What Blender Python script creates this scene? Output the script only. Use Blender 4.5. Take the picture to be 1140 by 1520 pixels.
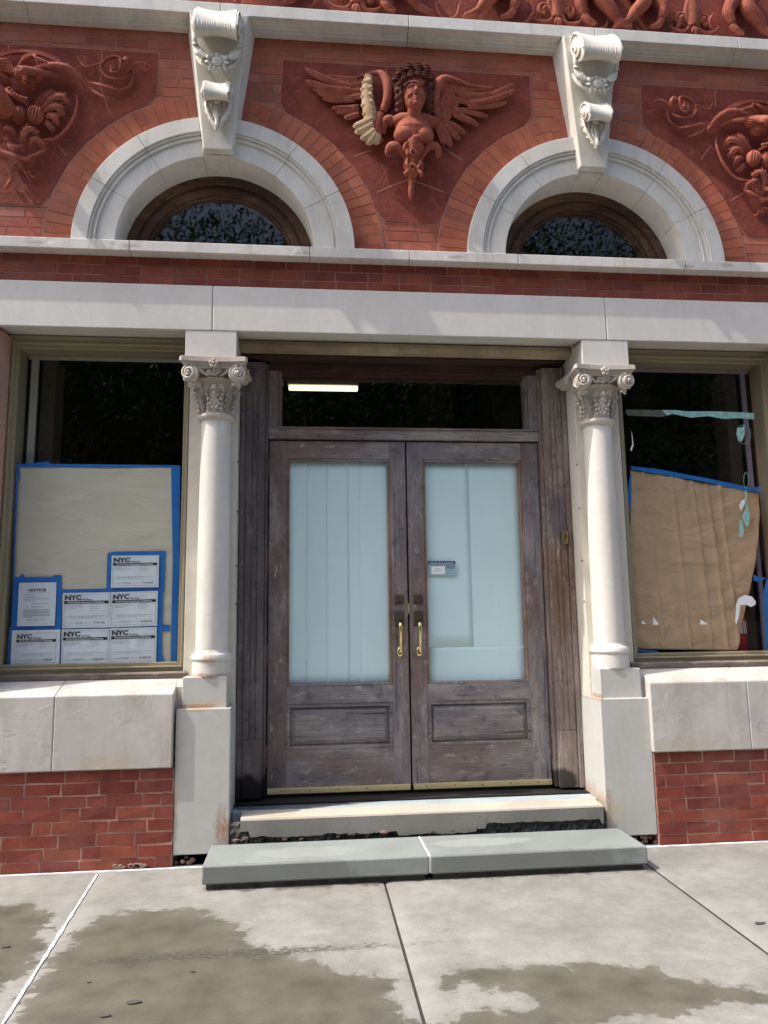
import bpy, math, random
from mathutils import Vector, Matrix
random.seed(7)
R = math.radians; PI = math.pi
sc = bpy.context.scene
for o in list(bpy.data.objects): bpy.data.objects.remove(o)

# ------------------------------------------------------------------ camera
YAW, PIT, ROL = R(5.8372), R(8.5353), R(-0.8198)
CAM = Vector((-0.6989, -4.7798, 1.3629)); FPX = 1136.07
FW = Vector((math.sin(YAW)*math.cos(PIT), math.cos(YAW)*math.cos(PIT), math.sin(PIT)))
r0 = Vector((math.cos(YAW), -math.sin(YAW), 0)); u0 = r0.cross(FW)
RT = r0*math.cos(ROL)+u0*math.sin(ROL); UP = -r0*math.sin(ROL)+u0*math.cos(ROL)
cd = bpy.data.cameras.new('camera'); cam = bpy.data.objects.new('camera', cd)
sc.collection.objects.link(cam); sc.camera = cam
cd.sensor_fit = 'VERTICAL'; cd.sensor_height = 24; cd.lens = FPX/1520*24
cd.clip_start = .05; cd.clip_end = 500
cam.matrix_world = Matrix(((RT.x, UP.x, -FW.x, CAM.x), (RT.y, UP.y, -FW.y, CAM.y), (RT.z, UP.z, -FW.z, CAM.z), (0, 0, 0, 1)))
# ------------------------------------------------------------------ world, sun, exposure
SUN = Vector((-1, -.22, 1.5)).normalized()
w = bpy.data.worlds.new('World'); sc.world = w; w.use_nodes = True
nt = w.node_tree; sky = nt.nodes.new('ShaderNodeTexSky'); sky.sky_type = 'NISHITA'; sky.sun_disc = False; sky.dust_density = 4.0; sky.ozone_density = .6
sky.sun_elevation = math.asin(SUN.z); sky.sun_rotation = math.atan2(SUN.x, SUN.y)
nt.links.new(sky.outputs[0], nt.nodes['Background'].inputs[0]); nt.nodes['Background'].inputs[1].default_value = .15
sl = bpy.data.lights.new('sun', 'SUN'); sl.energy = 2.2; sl.angle = R(.5); sl.color = (1, .95, .87)
so = bpy.data.objects.new('sun', sl); sc.collection.objects.link(so); so.rotation_euler = SUN.to_track_quat('Z', 'Y').to_euler()
sc.view_settings.view_transform = 'Standard'; sc.view_settings.look = 'None'; sc.view_settings.gamma = 1
sc.view_settings.exposure = 1.2
sc.render.engine = 'CYCLES'

# ------------------------------------------------------------------ material kit
def lin(h):
    return tuple(((c/255)/12.92 if c/255 <= .04045 else ((c/255+.055)/1.055)**2.4) for c in h)+(1,)
class N:
    def __init__(s, name):
        s.m = bpy.data.materials.new(name); s.m.use_nodes = True; s.t = s.m.node_tree
        s.b = s.t.nodes['Principled BSDF']; s.g = s.new('ShaderNodeNewGeometry')
    def new(s, k): return s.t.nodes.new(k)
    def link(s, a, b): s.t.links.new(a, b)
    def setin(s, sock, v):
        if hasattr(v, 'is_linked') or isinstance(v, bpy.types.NodeSocket): s.link(v, sock)
        else: sock.default_value = v
    def math(s, op, a, b=0., c=None, clamp=False):
        n = s.new('ShaderNodeMath'); n.operation = op; n.use_clamp = clamp; s.setin(n.inputs[0], a); s.setin(n.inputs[1], b)
        if c is not None: s.setin(n.inputs[2], c)
        return n.outputs[0]
    def mix(s, f, a, b, mode='MIX'):
        n = s.new('ShaderNodeMix'); n.data_type = 'RGBA'; n.blend_type = mode; s.setin(n.inputs[0], f); s.setin(n.inputs[6], a); s.setin(n.inputs[7], b); return n.outputs[2]
    def pos(s, stretch=(1, 1, 1), off=(0, 0, 0)):
        n = s.new('ShaderNodeMapping'); n.inputs['Scale'].default_value = stretch; n.inputs['Location'].default_value = off
        s.link(s.g.outputs['Position'], n.inputs[0]); return n.outputs[0]
    def noise(s, scale, detail=5, stretch=(1, 1, 1), off=(0, 0, 0), rough=.55, dist=0):
        n = s.new('ShaderNodeTexNoise'); n.inputs['Scale'].default_value = scale; n.inputs['Detail'].default_value = detail
        n.inputs['Roughness'].default_value = rough; n.inputs['Distortion'].default_value = dist
        s.link(s.pos(stretch, off), n.inputs['Vector']); return n.outputs[0]
    def ramp(s, f, stops, interp='LINEAR'):
        n = s.new('ShaderNodeValToRGB'); n.color_ramp.interpolation = interp; e = n.color_ramp.elements
        while len(e) < len(stops): e.new(.5)
        for k, (p, c) in enumerate(stops):
            e[k].position = p; e[k].color = c if hasattr(c, '__len__') else (c, c, c, 1)
        s.link(f, n.inputs[0]); return n.outputs[0]
    def island(s): return s.g.outputs['Random Per Island']
    def ell(s, cx, cz, rx, rz, nz, amp=.6, axis='XZ', soft=.15):
        "mask 1 inside a noisy ellipse lying in the wall (or ground) plane"
        sp = s.new('ShaderNodeSeparateXYZ'); s.link(s.g.outputs['Position'], sp.inputs[0])
        a = s.math('DIVIDE', s.math('SUBTRACT', sp.outputs[0], cx), rx)
        b = s.math('DIVIDE', s.math('SUBTRACT', sp.outputs[2 if axis == 'XZ' else 1], cz), rz)
        d = s.math('SQRT', s.math('ADD', s.math('MULTIPLY', a, a), s.math('MULTIPLY', b, b)))
        d = s.math('ADD', d, s.math('MULTIPLY', s.math('SUBTRACT', nz, .5), amp*2))
        return s.math('DIVIDE', s.math('SUBTRACT', 1+soft, d), soft*2, clamp=True)
    def bump(s, h, strength=.3, dist=.005, chain=None):
        n = s.new('ShaderNodeBump'); n.inputs['Strength'].default_value = strength; n.inputs['Distance'].default_value = dist
        s.link(h, n.inputs['Height'])
        if chain is not None: s.link(chain, n.inputs['Normal'])
        return n.outputs[0]
    def out(s, col, rough=.6, normal=None, metal=0., spec=.4):
        s.setin(s.b.inputs['Base Color'], col); s.setin(s.b.inputs['Roughness'], rough)
        s.b.inputs['Metallic'].default_value = metal; s.b.inputs['Specular IOR Level'].default_value = spec
        if normal is not None: s.link(normal, s.b.inputs['Normal'])
        return s.m

def brick_mat(name, cols, mott=.5, grime=.5):
    n = N(name); k = len(cols)
    c = n.ramp(n.island(), [((i+.0)/k, lin(x)) for i, x in enumerate(cols)], 'CONSTANT')
    n1 = n.noise(9, 6); n2 = n.noise(70, 5, rough=.7); n3 = n.noise(2.3, 5, off=(3, 1, 7))
    c = n.mix(1, c, n.ramp(n1, [(.3, 1-.3*mott), (.7, 1+.12*mott)]), 'MULTIPLY')
    c = n.mix(1, c, n.ramp(n2, [(.25, .72), (.75, 1.12)]), 'MULTIPLY')
    c = n.mix(n.ramp(n3, [(.5, 0), (.75, grime*.45)]), c, lin((150, 120, 108)))
    sp = n.ramp(n.noise(38, 8, rough=.75, off=(9, 2, 1)), [(.66, 0), (.70, .6)])
    c = n.mix(sp, c, lin((190, 160, 148)))
    b = n.bump(n2, .5, .003); b = n.bump(n1, .35, .006, b)
    return n.out(c, .82, b, spec=.25)
def mortar_mat(name, col):
    n = N(name); a = n.noise(60, 6, rough=.7); b = n.noise(3, 4)
    c = n.mix(b, lin(col), lin(tuple(x*.72 for x in col))); c = n.mix(1, c, n.ramp(a, [(.2, .7), (.8, 1.15)]), 'MULTIPLY')
    return n.out(c, .95, n.bump(a, .8, .004), spec=.1)
def terra_mat(name, c1, c2, rough_scale=45, strength=.6, pale=None, pale_amt=.3):
    n = N(name); a = n.noise(7, 6); b = n.noise(rough_scale, 6, rough=.7)
    c = n.mix(n.ramp(a, [(.3, 0), (.7, 1)]), lin(c1), lin(c2)); c = n.mix(1, c, n.ramp(b, [(.25, .6), (.8, 1.2)]), 'MULTIPLY')
    if pale: c = n.mix(n.ramp(n.noise(14, 7, off=(5, 5, 5), rough=.7), [(.58, 0), (.68, pale_amt)]), c, lin(pale))
    return n.out(c, .85, n.bump(b, strength, .006), spec=.25)
def paint_mat(name, c1, c2, peel=.5, stains=(), rough=.55, grime=.25, bstr=.25, cracks=.0):
    n = N(name); a = n.noise(1.6, 6, off=(2, 4, 1)); b = n.noise(26, 7, rough=.65); g = n.noise(5, 8, stretch=(1, 1, .35), rough=.7)
    c = n.mix(n.ramp(a, [(.3, 0), (.7, 1)]), lin(c1), lin(c2))
    c = n.mix(n.ramp(g, [(.45, 0), (.78, min(1, grime*1.5))]), c, lin((140, 131, 114)))
    dr = n.ramp(n.noise(19, 7, (1, 1, .06), off=(5, 1, 3), rough=.7), [(.56, 0), (.72, grime*.9)]); c = n.mix(dr, c, lin((128, 118, 102)))
    c = n.mix(1, c, n.ramp(b, [(.2, .93), (.8, 1.05)]), 'MULTIPLY')
    sp = n.ramp(n.noise(30, 9, rough=.8, off=(8, 3, 2)), [(.70, 0), (.725, .55)])
    c = n.mix(sp, c, lin((120, 108, 92)))
    for (cx, cz, rx, rz, col, amt) in stains:
        c = n.mix(n.math('MULTIPLY', n.math('MULTIPLY', n.ell(cx, cz, rx, rz, n.noise(17, 9, (1, 1, .5), rough=.85), 2.2, soft=.45), amt), n.ramp(n.noise(60, 6, (1, 1, .4), rough=.8), [(.35, .25), (.6, 1)])), c, lin(col))
    nb = n.bump(b, bstr, .003)
    if peel:
        pl = n.ramp(n.noise(2.1, 9, dist=.5, off=(1, 7, 3), rough=.58), [(.42, 0), (.428, .6), (.57, .6), (.576, 1)])
        nb = n.bump(pl, min(1, peel), .0045, nb)
        nb = n.bump(n.noise(2.5, 4), .5*peel, .02, nb)
    if cracks:
        v = n.new('ShaderNodeTexVoronoi'); v.feature = 'DISTANCE_TO_EDGE'; v.inputs['Scale'].default_value = 2.2
        mp = n.new('ShaderNodeMixRGB'); mp.inputs[0].default_value = .12; n.link(n.pos(), mp.inputs[1])
        nn = n.new('ShaderNodeTexNoise'); nn.inputs['Scale'].default_value = 5; n.link(n.pos(), nn.inputs['Vector']); n.link(nn.outputs[1], mp.inputs[2])
        n.link(mp.outputs[0], v.inputs['Vector']); cr = n.ramp(v.outputs[0], [(.0, 1), (.006, 0)])
        c = n.mix(n.math('MULTIPLY', cr, cracks), c, lin((110, 100, 90)))
    return n.out(c, rough, nb, spec=.35)
def wood_mat(name, dark, mid, pale, axis='z', brown=(92, 62, 44), brown_amt=.5, stains=(), rough=.62):
    n = N(name); st = {'z': (1, 1, .07), 'x': (.07, 1, 1)}[axis]; st2 = {'z': (1, 1, .3), 'x': (.3, 1, 1)}[axis]
    f = n.noise(75, 8, st, rough=.7); g = n.noise(5, 6, st2, off=(1, 2, 3)); h = n.noise(2.6, 6, st2, off=(7, 7, 2)); e = n.noise(9, 8, st2, off=(4, 1, 8), rough=.7)
    c = n.ramp(g, [(.3, lin(dark)), (.5, lin(mid)), (.72, lin(pale))])
    c = n.mix(n.ramp(h, [(.48, 0), (.62, brown_amt)]), c, lin(brown))
    c = n.mix(n.ramp(e, [(.52, 0), (.7, .6)]), c, lin(tuple(min(255, x*1.12) for x in pale)))
    ff = n.noise(210, 6, {'z': (1, 1, .035), 'x': (.035, 1, 1)}[axis], off=(3, 3, 9), rough=.75)
    c = n.mix(1, c, n.ramp(f, [(.25, .62), (.55, 1.0), (.85, 1.25)]), 'MULTIPLY'); c = n.mix(1, c, n.ramp(ff, [(.3, .72), (.7, 1.2)]), 'MULTIPLY')
    bl = n.ramp(n.noise(11, 9, (1, 1, 1), off=(6, 6, 1), rough=.8), [(.55, 0), (.62, .5)]); c = n.mix(bl, c, lin(tuple(x*.62 for x in dark)))
    wh = n.ramp(n.noise(17, 9, {'z': (1, 1, .45), 'x': (.45, 1, 1)}[axis], off=(1, 6, 5), rough=.8), [(.57, 0), (.63, .5)]); c = n.mix(wh, c, lin(tuple(min(255, x*1.2) for x in pale)))
    cr = n.ramp(n.noise(38, 9, {'z': (1, 1, .03), 'x': (.03, 1, 1)}[axis], off=(2, 9, 4), rough=.6), [(.63, 0), (.68, .7)])
    c = n.mix(cr, c, lin((40, 32, 30)))
    for (cx, cz, rx, rz, col, amt) in stains:
        c = n.mix(n.math('MULTIPLY', n.ell(cx, cz, rx, rz, n.noise(9, 6, st2), .7, soft=.2), amt), c, lin(col))
    return n.out(c, rough, n.bump(f, .5, .0035), spec=.3)
def flat_mat(name, col, rough=.6, var=.12, metal=0., spec=.4, scale=20, bump=.15, stretch=(1, 1, 1)):
    n = N(name); a = n.noise(scale, 5, stretch); c = n.mix(1, lin(col), n.ramp(a, [(.25, 1-var), (.75, 1+var)]), 'MULTIPLY')
    return n.out(c, rough, n.bump(a, bump, .002), metal, spec)
def emit_mat(name, col, st):
    n = N(name); n.b.inputs['Emission Color'].default_value = lin(col); n.b.inputs['Emission Strength'].default_value = st
    n.b.inputs['Base Color'].default_value = (.8, .8, .8, 1); return n.m
def glass_mat(name, tint=(.92, .95, .95), rough=.0, ior=1.52, wav=.04):
    n = N(name); t = n.t; t.nodes.remove(n.b)
    tr = n.new('ShaderNodeBsdfTransparent'); tr.inputs[0].default_value = tint+(1,)
    gl = n.new('ShaderNodeBsdfGlossy'); gl.inputs['Roughness'].default_value = rough; gl.inputs[0].default_value = (1, 1, 1, 1)
    mx = n.new('ShaderNodeMixShader'); nb = n.bump(n.noise(1.7, 3), wav, .02)
    dt = n.new('ShaderNodeVectorMath'); dt.operation = 'DOT_PRODUCT'; n.link(n.g.outputs['Incoming'], dt.inputs[0]); n.link(n.g.outputs['Normal'], dt.inputs[1])
    fres = n.math('ADD', .045, n.math('MULTIPLY', .955, n.math('POWER', n.math('SUBTRACT', 1, n.math('ABSOLUTE', dt.outputs['Value']), clamp=True), 5)))
    n.link(nb, gl.inputs['Normal'])
    dirt = n.ramp(n.noise(45, 8, (1, 1, .12), rough=.75), [(.62, 0), (.8, .10)])
    n.link(fres, mx.inputs[0]); n.link(tr.outputs[0], mx.inputs[1]); n.link(gl.outputs[0], mx.inputs[2])
    df = n.new('ShaderNodeBsdfDiffuse'); df.inputs[0].default_value = (.5, .5, .48, 1); m2 = n.new('ShaderNodeMixShader')
    n.link(dirt, m2.inputs[0]); n.link(mx.outputs[0], m2.inputs[1]); n.link(df.outputs[0], m2.inputs[2])
    n.link(m2.outputs[0], t.nodes['Material Output'].inputs[0]); return n.m

RUST = (150, 92, 40)
MT = {}
MT['brick_up'] = brick_mat('brick_orange', [(168, 94, 74), (172, 98, 76), (160, 88, 70), (176, 102, 80), (154, 84, 70), (170, 94, 70), (174, 108, 94), (162, 92, 74), (168, 96, 74), (162, 90, 72)], .8, .9)
MT['brick_arch'] = brick_mat('brick_arch', [(176, 98, 72), (180, 104, 78), (168, 92, 70), (172, 96, 74), (182, 106, 78)], .8, .7)
MT['brick_low'] = brick_mat('brick_red', [(136, 70, 60), (140, 74, 60), (130, 66, 58), (148, 80, 62), (138, 70, 60), (128, 64, 58), (144, 72, 58)], .9, .7)
MT['mortar_up'] = mortar_mat('mortar_pink', (186, 136, 122))
MT['mortar_low'] = mortar_mat('mortar_brown', (206, 166, 150))
MT['terra_panel'] = terra_mat('terracotta_rough', (146, 72, 58), (120, 57, 47), 55, 1.0, (200, 130, 100), .25)
MT['terra'] = terra_mat('terracotta', (172, 98, 78), (136, 70, 56), 40, .5, (190, 132, 110), .45)
MT['terra_dark'] = terra_mat('terracotta_dark', (110, 62, 52), (84, 46, 40), 40, .4)
MT['terra_cream'] = terra_mat('terracotta_cream', (206, 180, 142), (176, 142, 112), 40, .4)
MT['paint'] = paint_mat('stone_paint_white', (214, 211, 204), (205, 202, 195), .12, rough=.6, grime=.3, bstr=.3)
MT['paint_key'] = paint_mat('stone_paint_cream', (217, 213, 202), (206, 201, 190), .1, rough=.6, grime=.3, bstr=.25)
MT['lintel'] = paint_mat('lintel_paint', (212, 209, 203), (200, 197, 191), .12, rough=.6, grime=.12, bstr=.25, cracks=.0)
MT['column'] = paint_mat('column_paint', (218, 215, 207), (208, 204, 197), .06, [(-1.30, 1.18, .035, .06, RUST, .5), (-1.30, 1.085, .12, .012, RUST, .8)], rough=.5, grime=.15, bstr=.15)
MT['capital'] = paint_mat('capital_paint', (200, 192, 182), (186, 178, 168), 0, [(-1.33, 3.09, .09, .02, (196, 160, 112), .7)], rough=.45, grime=.4, bstr=.3)
MT['pier'] = paint_mat('pier_paint', (214, 208, 194), (204, 198, 186), .2, rough=.55, grime=.25)
MT['ped'] = paint_mat('pedestal_paint', (194, 193, 188), (183, 183, 178), .15,
    [(-1.19, .20, .035, .10, RUST, .9), (-1.475, .40, .02, .22, (178, 150, 96), .6), (-1.36, .905, .12, .012, RUST, .8), (-1.37, .885, .08, .012, (180, 150, 110), .6),
     (1.165, .22, .03, .10, RUST, .75), (1.20, .20, .05, .08, (190, 180, 150), .7), (1.16, .9, .02, .02, RUST, .7), (-1.27, .92, .1, .03, (200, 170, 130), .4)], rough=.5, grime=.15, bstr=.2)
MT['band'] = paint_mat('stone_band_paint', (198, 193, 187), (182, 178, 173), .45, [(-1.85, .60, .16, .05, (176, 160, 130), .6), (1.62, .60, .3, .04, (176, 164, 140), .5), (2.16, .76, .05, .07, (160, 162, 168), .6)], rough=.6, grime=.45, bstr=.45, cracks=0)
MT['tan'] = paint_mat('window_frame_paint', (150, 142, 116), (136, 128, 104), .1, rough=.5, grime=.3)
MT['sillwood'] = wood_mat('sill_wood', (92, 84, 80), (122, 112, 106), (150, 138, 128), 'x', (90, 70, 60), .4)
st = [(-1.06, .33, .14, .10, (14, 13, 14), .95), (1.02, .33, .09, .07, (40, 38, 34), .9)]
MT['jambL'] = wood_mat('jamb_wood_grey', (82, 77, 84), (104, 98, 103), (128, 120, 119), 'z', (92, 76, 70), .4, st)
MT['jambR'] = wood_mat('jamb_wood_brown', (108, 95, 90), (132, 119, 113), (158, 146, 140), 'z', (118, 90, 66), .65, st+[(1.06, 2.1, .08, .18, (78, 72, 92), .5)])
MT['wood_v'] = wood_mat('door_wood_upright', (104, 99, 106), (126, 121, 125), (156, 149, 147), 'z', (122, 92, 76), .5)
MT['wood_h'] = wood_mat('door_wood_rail', (106, 101, 107), (128, 123, 126), (160, 153, 149), 'x', (120, 92, 78), .5)
MT['wood_dark'] = wood_mat('head_wood_dark', (50, 36, 32), (66, 48, 42), (84, 64, 56), 'x', (60, 36, 28), .6)  # deeper brown than the door wood
MT['wood_bead'] = wood_mat('glazing_bead_wood', (120, 98, 84), (140, 114, 98), (166, 140, 124), 'z', (130, 88, 60), .6)
MT['peel'] = paint_mat('peeled_board', (188, 172, 142), (110, 92, 70), 1.0, rough=.8, grime=.8, bstr=.6)
MT['lun'] = wood_mat('lunette_wood', (66, 46, 38), (90, 64, 50), (116, 92, 72), 'x', (70, 46, 34), .6)
MT['brass'] = flat_mat('brass', (232, 216, 156), .2, .08, 1.0)
MT['brass_dull'] = flat_mat('brass_strip', (222, 210, 160), .42, .12, .7, stretch=(1, 1, 8))
MT['bronze'] = flat_mat('dull_bronze', (92, 82, 70), .4, .2, .4)
MT['rusty'] = flat_mat('rusty_iron', (104, 70, 56), .7, .3, .3)
MT['rubber'] = flat_mat('rubber', (26, 26, 28), .7)
MT['tape'] = flat_mat('blue_tape', (36, 112, 190), .55, .1, 0, .3, 14)
MT['black'] = flat_mat('print_black', (24, 24, 26), .6, .02, bump=0)
MT['ink'] = flat_mat('print_grey', (110, 112, 118), .7, .02, bump=0)
MT['navy'] = flat_mat('print_navy', (34, 62, 92), .6, .02, bump=0)
MT['white_print'] = flat_mat('print_white', (236, 238, 240), .6, .02, bump=0)
MT['white_caulk'] = flat_mat('white_caulk', (240, 240, 236), .6, .08)
def paper_mat(name, col, wr=.5, scale=3., stretch=(1, 1, 1), fine=.3, fs=(1, 1, 1)):
    n = N(name); a = n.noise(scale, 5, stretch, dist=.8); b = n.noise(60, 4, fs)
    c = n.mix(1, lin(col), n.ramp(a, [(.25, .93), (.75, 1.05)]), 'MULTIPLY')
    nb = n.bump(a, wr, .03); nb = n.bump(b, fine, .002, nb); return n.out(c, .7, nb, spec=.2)
MT['kraft_pale'] = paper_mat('kraft_pale', (206, 198, 180), .6, 2.2, (1, 1, 3), .8, (.12, 1, 1))
MT['kraft'] = paper_mat('kraft_brown', (192, 162, 132), 1.0, 5, (1, 1, 1.6), .9, (.2, 1, .6))
MT['paper'] = paper_mat('white_paper', (222, 228, 236), .3, 8)
MT['cyan'] = paper_mat('pale_blue_paper', (218, 240, 244), .12, 1.2, (1, 1, .4), .05)
MT['glass'] = glass_mat('window_glass')
MT['glass_lunette'] = glass_mat('lunette_glass', rough=.016, wav=.01)
MT['glass_door'] = glass_mat('door_glass', (.97, .99, .99), wav=.02)
MT['room'] = flat_mat('room_dark', (34, 32, 30), .9, .2)
MT['room_floor'] = flat_mat('room_floor', (30, 27, 25), .7, .2)
MT['casing'] = flat_mat('inner_casing', (170, 170, 158), .6, .08)
MT['inner_brown'] = flat_mat('inner_brown', (58, 44, 38), .7, .2)
MT['red_can'] = flat_mat('red_enamel', (170, 24, 30), .3, .05)
MT['residue'] = flat_mat('teal_residue', (140, 190, 186), .7, .25, scale=30)
MT['lilac'] = flat_mat('lilac_paint', (150, 132, 150), .6, .1)
MT['tube'] = emit_mat('lamp_tube', (255, 236, 196), .8)
MT['lampbox'] = flat_mat('lamp_housing', (170, 160, 140), .5)
def stone_mat(name, c1, c2, stains=(), axis='XZ', rough=.6, bs=.3, scale=3.):
    n = N(name); a = n.noise(scale, 7); b = n.noise(50, 7, rough=.7)
    c = n.mix(n.ramp(a, [(.3, 0), (.7, 1)]), lin(c1), lin(c2)); c = n.mix(1, c, n.ramp(b, [(.2, .88), (.8, 1.08)]), 'MULTIPLY')
    sp = n.ramp(n.noise(22, 9, rough=.8, off=(3, 8, 1)), [(.70, 0), (.73, .5)]); c = n.mix(sp, c, lin((220, 220, 214)))
    for (cx, cz, rx, rz, col, amt) in stains:
        c = n.mix(n.math('MULTIPLY', n.ell(cx, cz, rx, rz, n.noise(10, 7, rough=.65), .8, axis, .15), amt), c, lin(col))
    return n.out(c, rough, n.bump(b, bs, .004), spec=.35)
MT['bluestone'] = stone_mat('bluestone_paint', (142, 148, 146), (124, 129, 127), [(-.9, -.44, .5, .03, (96, 98, 92), .5), (.5, -.44, .6, .03, (98, 100, 94), .5), (.3, -.2, .3, .08, (160, 164, 160), .5), (-.7, -.25, .3, .1, (158, 162, 158), .4)], 'XY', rough=.55, bs=.35)  # dark front ellipses: dirt plus painted contact shade; pale ones are scuffs
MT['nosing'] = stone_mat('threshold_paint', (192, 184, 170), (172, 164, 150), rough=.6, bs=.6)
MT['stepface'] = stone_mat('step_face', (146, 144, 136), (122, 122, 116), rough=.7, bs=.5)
MT['marble'] = stone_mat('threshold_marble', (178, 190, 196), (158, 170, 176), [(-.85, .30, .42, .12, (60, 66, 70), .8)], 'XY', .45, .15, 5)
MT['rubble'] = stone_mat('broken_stone', (66, 66, 66), (96, 94, 92), rough=.9, bs=1., scale=12)
MT['rubble_pale'] = stone_mat('pale_chips', (140, 118, 106), (98, 80, 72), rough=.9, bs=1., scale=12)

# ------------------------------------------------------------------ mesh kit
class MB:
    def __init__(s): s.v = []; s.f = []; s.mi = []; s.cur = 0
    def add(s, vs, fs):
        k = len(s.v); s.v += [tuple(v) for v in vs]; s.f += [tuple(i+k for i in f) for f in fs]; s.mi += [s.cur]*len(fs)
    def hexa(s, p):   # 8 points: bottom ring 0-3, top ring 4-7
        s.add(p, [(3, 2, 1, 0), (4, 5, 6, 7), (0, 1, 5, 4), (1, 2, 6, 5), (2, 3, 7, 6), (3, 0, 4, 7)])
    def box(s, x0, x1, y0, y1, z0, z1, j=0):
        q = lambda: random.uniform(-j, j) if j else 0
        s.hexa([(x+q(), y+q()*.6, z+q()) for (x, y, z) in ((x0, y0, z0), (x1, y0, z0), (x1, y1, z0), (x0, y1, z0), (x0, y0, z1), (x1, y0, z1), (x1, y1, z1), (x0, y1, z1))])
    def prism(s, poly, y0, y1):   # polygon in xz (counter-clockwise seen from -y), front y0, back y1
        n = len(poly); s.add([(x, y0, z) for x, z in poly]+[(x, y1, z) for x, z in poly],
            [tuple(range(n)), tuple(range(2*n-1, n-1, -1))]+[(i, i+n, (i+1) % n+n, (i+1) % n) for i in range(n)])
    def extx(s, prof, x0, x1):    # profile of (y,z) swept along x
        n = len(prof); s.add([(x0, y, z) for y, z in prof]+[(x1, y, z) for y, z in prof],
            [tuple(range(n)), tuple(range(2*n-1, n-1, -1))]+[(i, i+n, (i+1) % n+n, (i+1) % n) for i in range(n)])
    def ring(s, cx, cz, r0, r1, y0, y1, a0, a1, n=12):
        for k in range(n):
            pass
        A = [R(a0+(a1-a0)*k/n) for k in range(n+1)]; vs = []
        for a in A:
            c, d = math.cos(a), math.sin(a)
            vs += [(cx+r0*c, y0, cz+r0*d), (cx+r1*c, y0, cz+r1*d), (cx+r1*c, y1, cz+r1*d), (cx+r0*c, y1, cz+r0*d)]
        fs = []
        for k in range(n):
            b = 4*k
            for i in range(4): j = (i+1) % 4; fs.append((b+i, b+j, b+4+j, b+4+i))
        fs += [(0, 3, 2, 1), (4*n, 4*n+1, 4*n+2, 4*n+3)]
        s.add(vs, fs)
    def lathe(s, prof, cx, cy, n=40):   # profile (r,z) round a vertical axis
        vs = []; m = len(prof)
        for k in range(n):
            a = 2*PI*k/n
            vs += [(cx+r*math.cos(a), cy+r*math.sin(a), z) for r, z in prof]
        fs = [(k*m+i, ((k+1) % n)*m+i, ((k+1) % n)*m+i+1, k*m+i+1) for k in range(n) for i in range(m-1)]
        fs += [tuple(k*m+m-1 for k in range(n)), tuple(k*m for k in range(n-1, -1, -1))]
        s.add(vs, fs)
    def spin(s, prof, c, ax, n=32):     # profile (t along axis, r)
        ax = Vector(ax).normalized(); e1 = ax.orthogonal().normalized(); e2 = ax.cross(e1); c = Vector(c); m = len(prof); vs = []
        for k in range(n):
            a = 2*PI*k/n; d = e1*math.cos(a)+e2*math.sin(a)
            vs += [c+ax*t+d*r for t, r in prof]
        fs = [(k*m+i, ((k+1) % n)*m+i, ((k+1) % n)*m+i+1, k*m+i+1) for k in range(n) for i in range(m-1)]
        fs += [tuple(k*m+m-1 for k in range(n)), tuple(k*m for k in range(n-1, -1, -1))]
        s.add(vs, fs)
    def sweep(s, pts, wid, th=None, nrm=(0, -1, 0), n=10):   # elliptical section along a path; wid/th number or list
        P = [Vector(p) for p in pts]; m = len(P); nrm = Vector(nrm)
        W = wid if hasattr(wid, '__len__') else [wid]*m; T = (th if hasattr(th, '__len__') else [th]*m) if th is not None else W
        vs = []
        for i in range(m):
            t = (P[min(i+1, m-1)]-P[max(i-1, 0)]).normalized(); sd = t.cross(nrm)
            if sd.length < 1e-4: sd = t.orthogonal()
            sd.normalize(); up = sd.cross(t)
            for k in range(n):
                a = 2*PI*k/n; vs.append(P[i]+sd*math.cos(a)*W[i]+up*math.sin(a)*T[i])
        fs = [(i*n+k, i*n+(k+1) % n, (i+1)*n+(k+1) % n, (i+1)*n+k) for i in range(m-1) for k in range(n)]
        fs += [tuple(range(n-1, -1, -1)), tuple((m-1)*n+k for k in range(n))]
        s.add(vs, fs)
    def ball(s, c, r, n=12, rot=None):
        rx, ry, rz = r if hasattr(r, '__len__') else (r, r, r); vs = []; m = n//2
        for i in range(1, m):
            f = PI*i/m
            for k in range(n):
                a = 2*PI*k/n; v = Vector((rx*math.sin(f)*math.cos(a), ry*math.sin(f)*math.sin(a), rz*math.cos(f)))
                if rot: v = rot @ v
                vs.append(Vector(c)+v)
        tp = Vector((0, 0, rz)); bt = -tp
        if rot: tp = rot @ tp; bt = rot @ bt
        vs += [Vector(c)+tp, Vector(c)+bt]; L = len(vs)
        fs = [(i*n+k, (i+1)*n+k, (i+1)*n+(k+1) % n, i*n+(k+1) % n) for i in range(m-2) for k in range(n)]
        fs += [(L-2, k, (k+1) % n) for k in range(n)]+[(L-1, (m-2)*n+(k+1) % n, (m-2)*n+k) for k in range(n)]
        s.add(vs, fs)
    def spiral(s, c, r0, r1, turns, rad, start=0, sgn=1, e1=(1, 0, 0), e2=(0, 0, 1), lift=0, out=(0, -1, 0), n=8, seg=16):
        c = Vector(c); e1 = Vector(e1); e2 = Vector(e2); out = Vector(out); K = int(turns*seg); pts = []; W = []
        for k in range(K+1):
            f = k/K; a = start+sgn*2*PI*turns*f; r = r0+(r1-r0)*f
            pts.append(c+e1*r*math.cos(a)+e2*r*math.sin(a)+out*lift*f); W.append(rad*(1-.45*f))
        s.sweep(pts, W, None, out, n)
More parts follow.
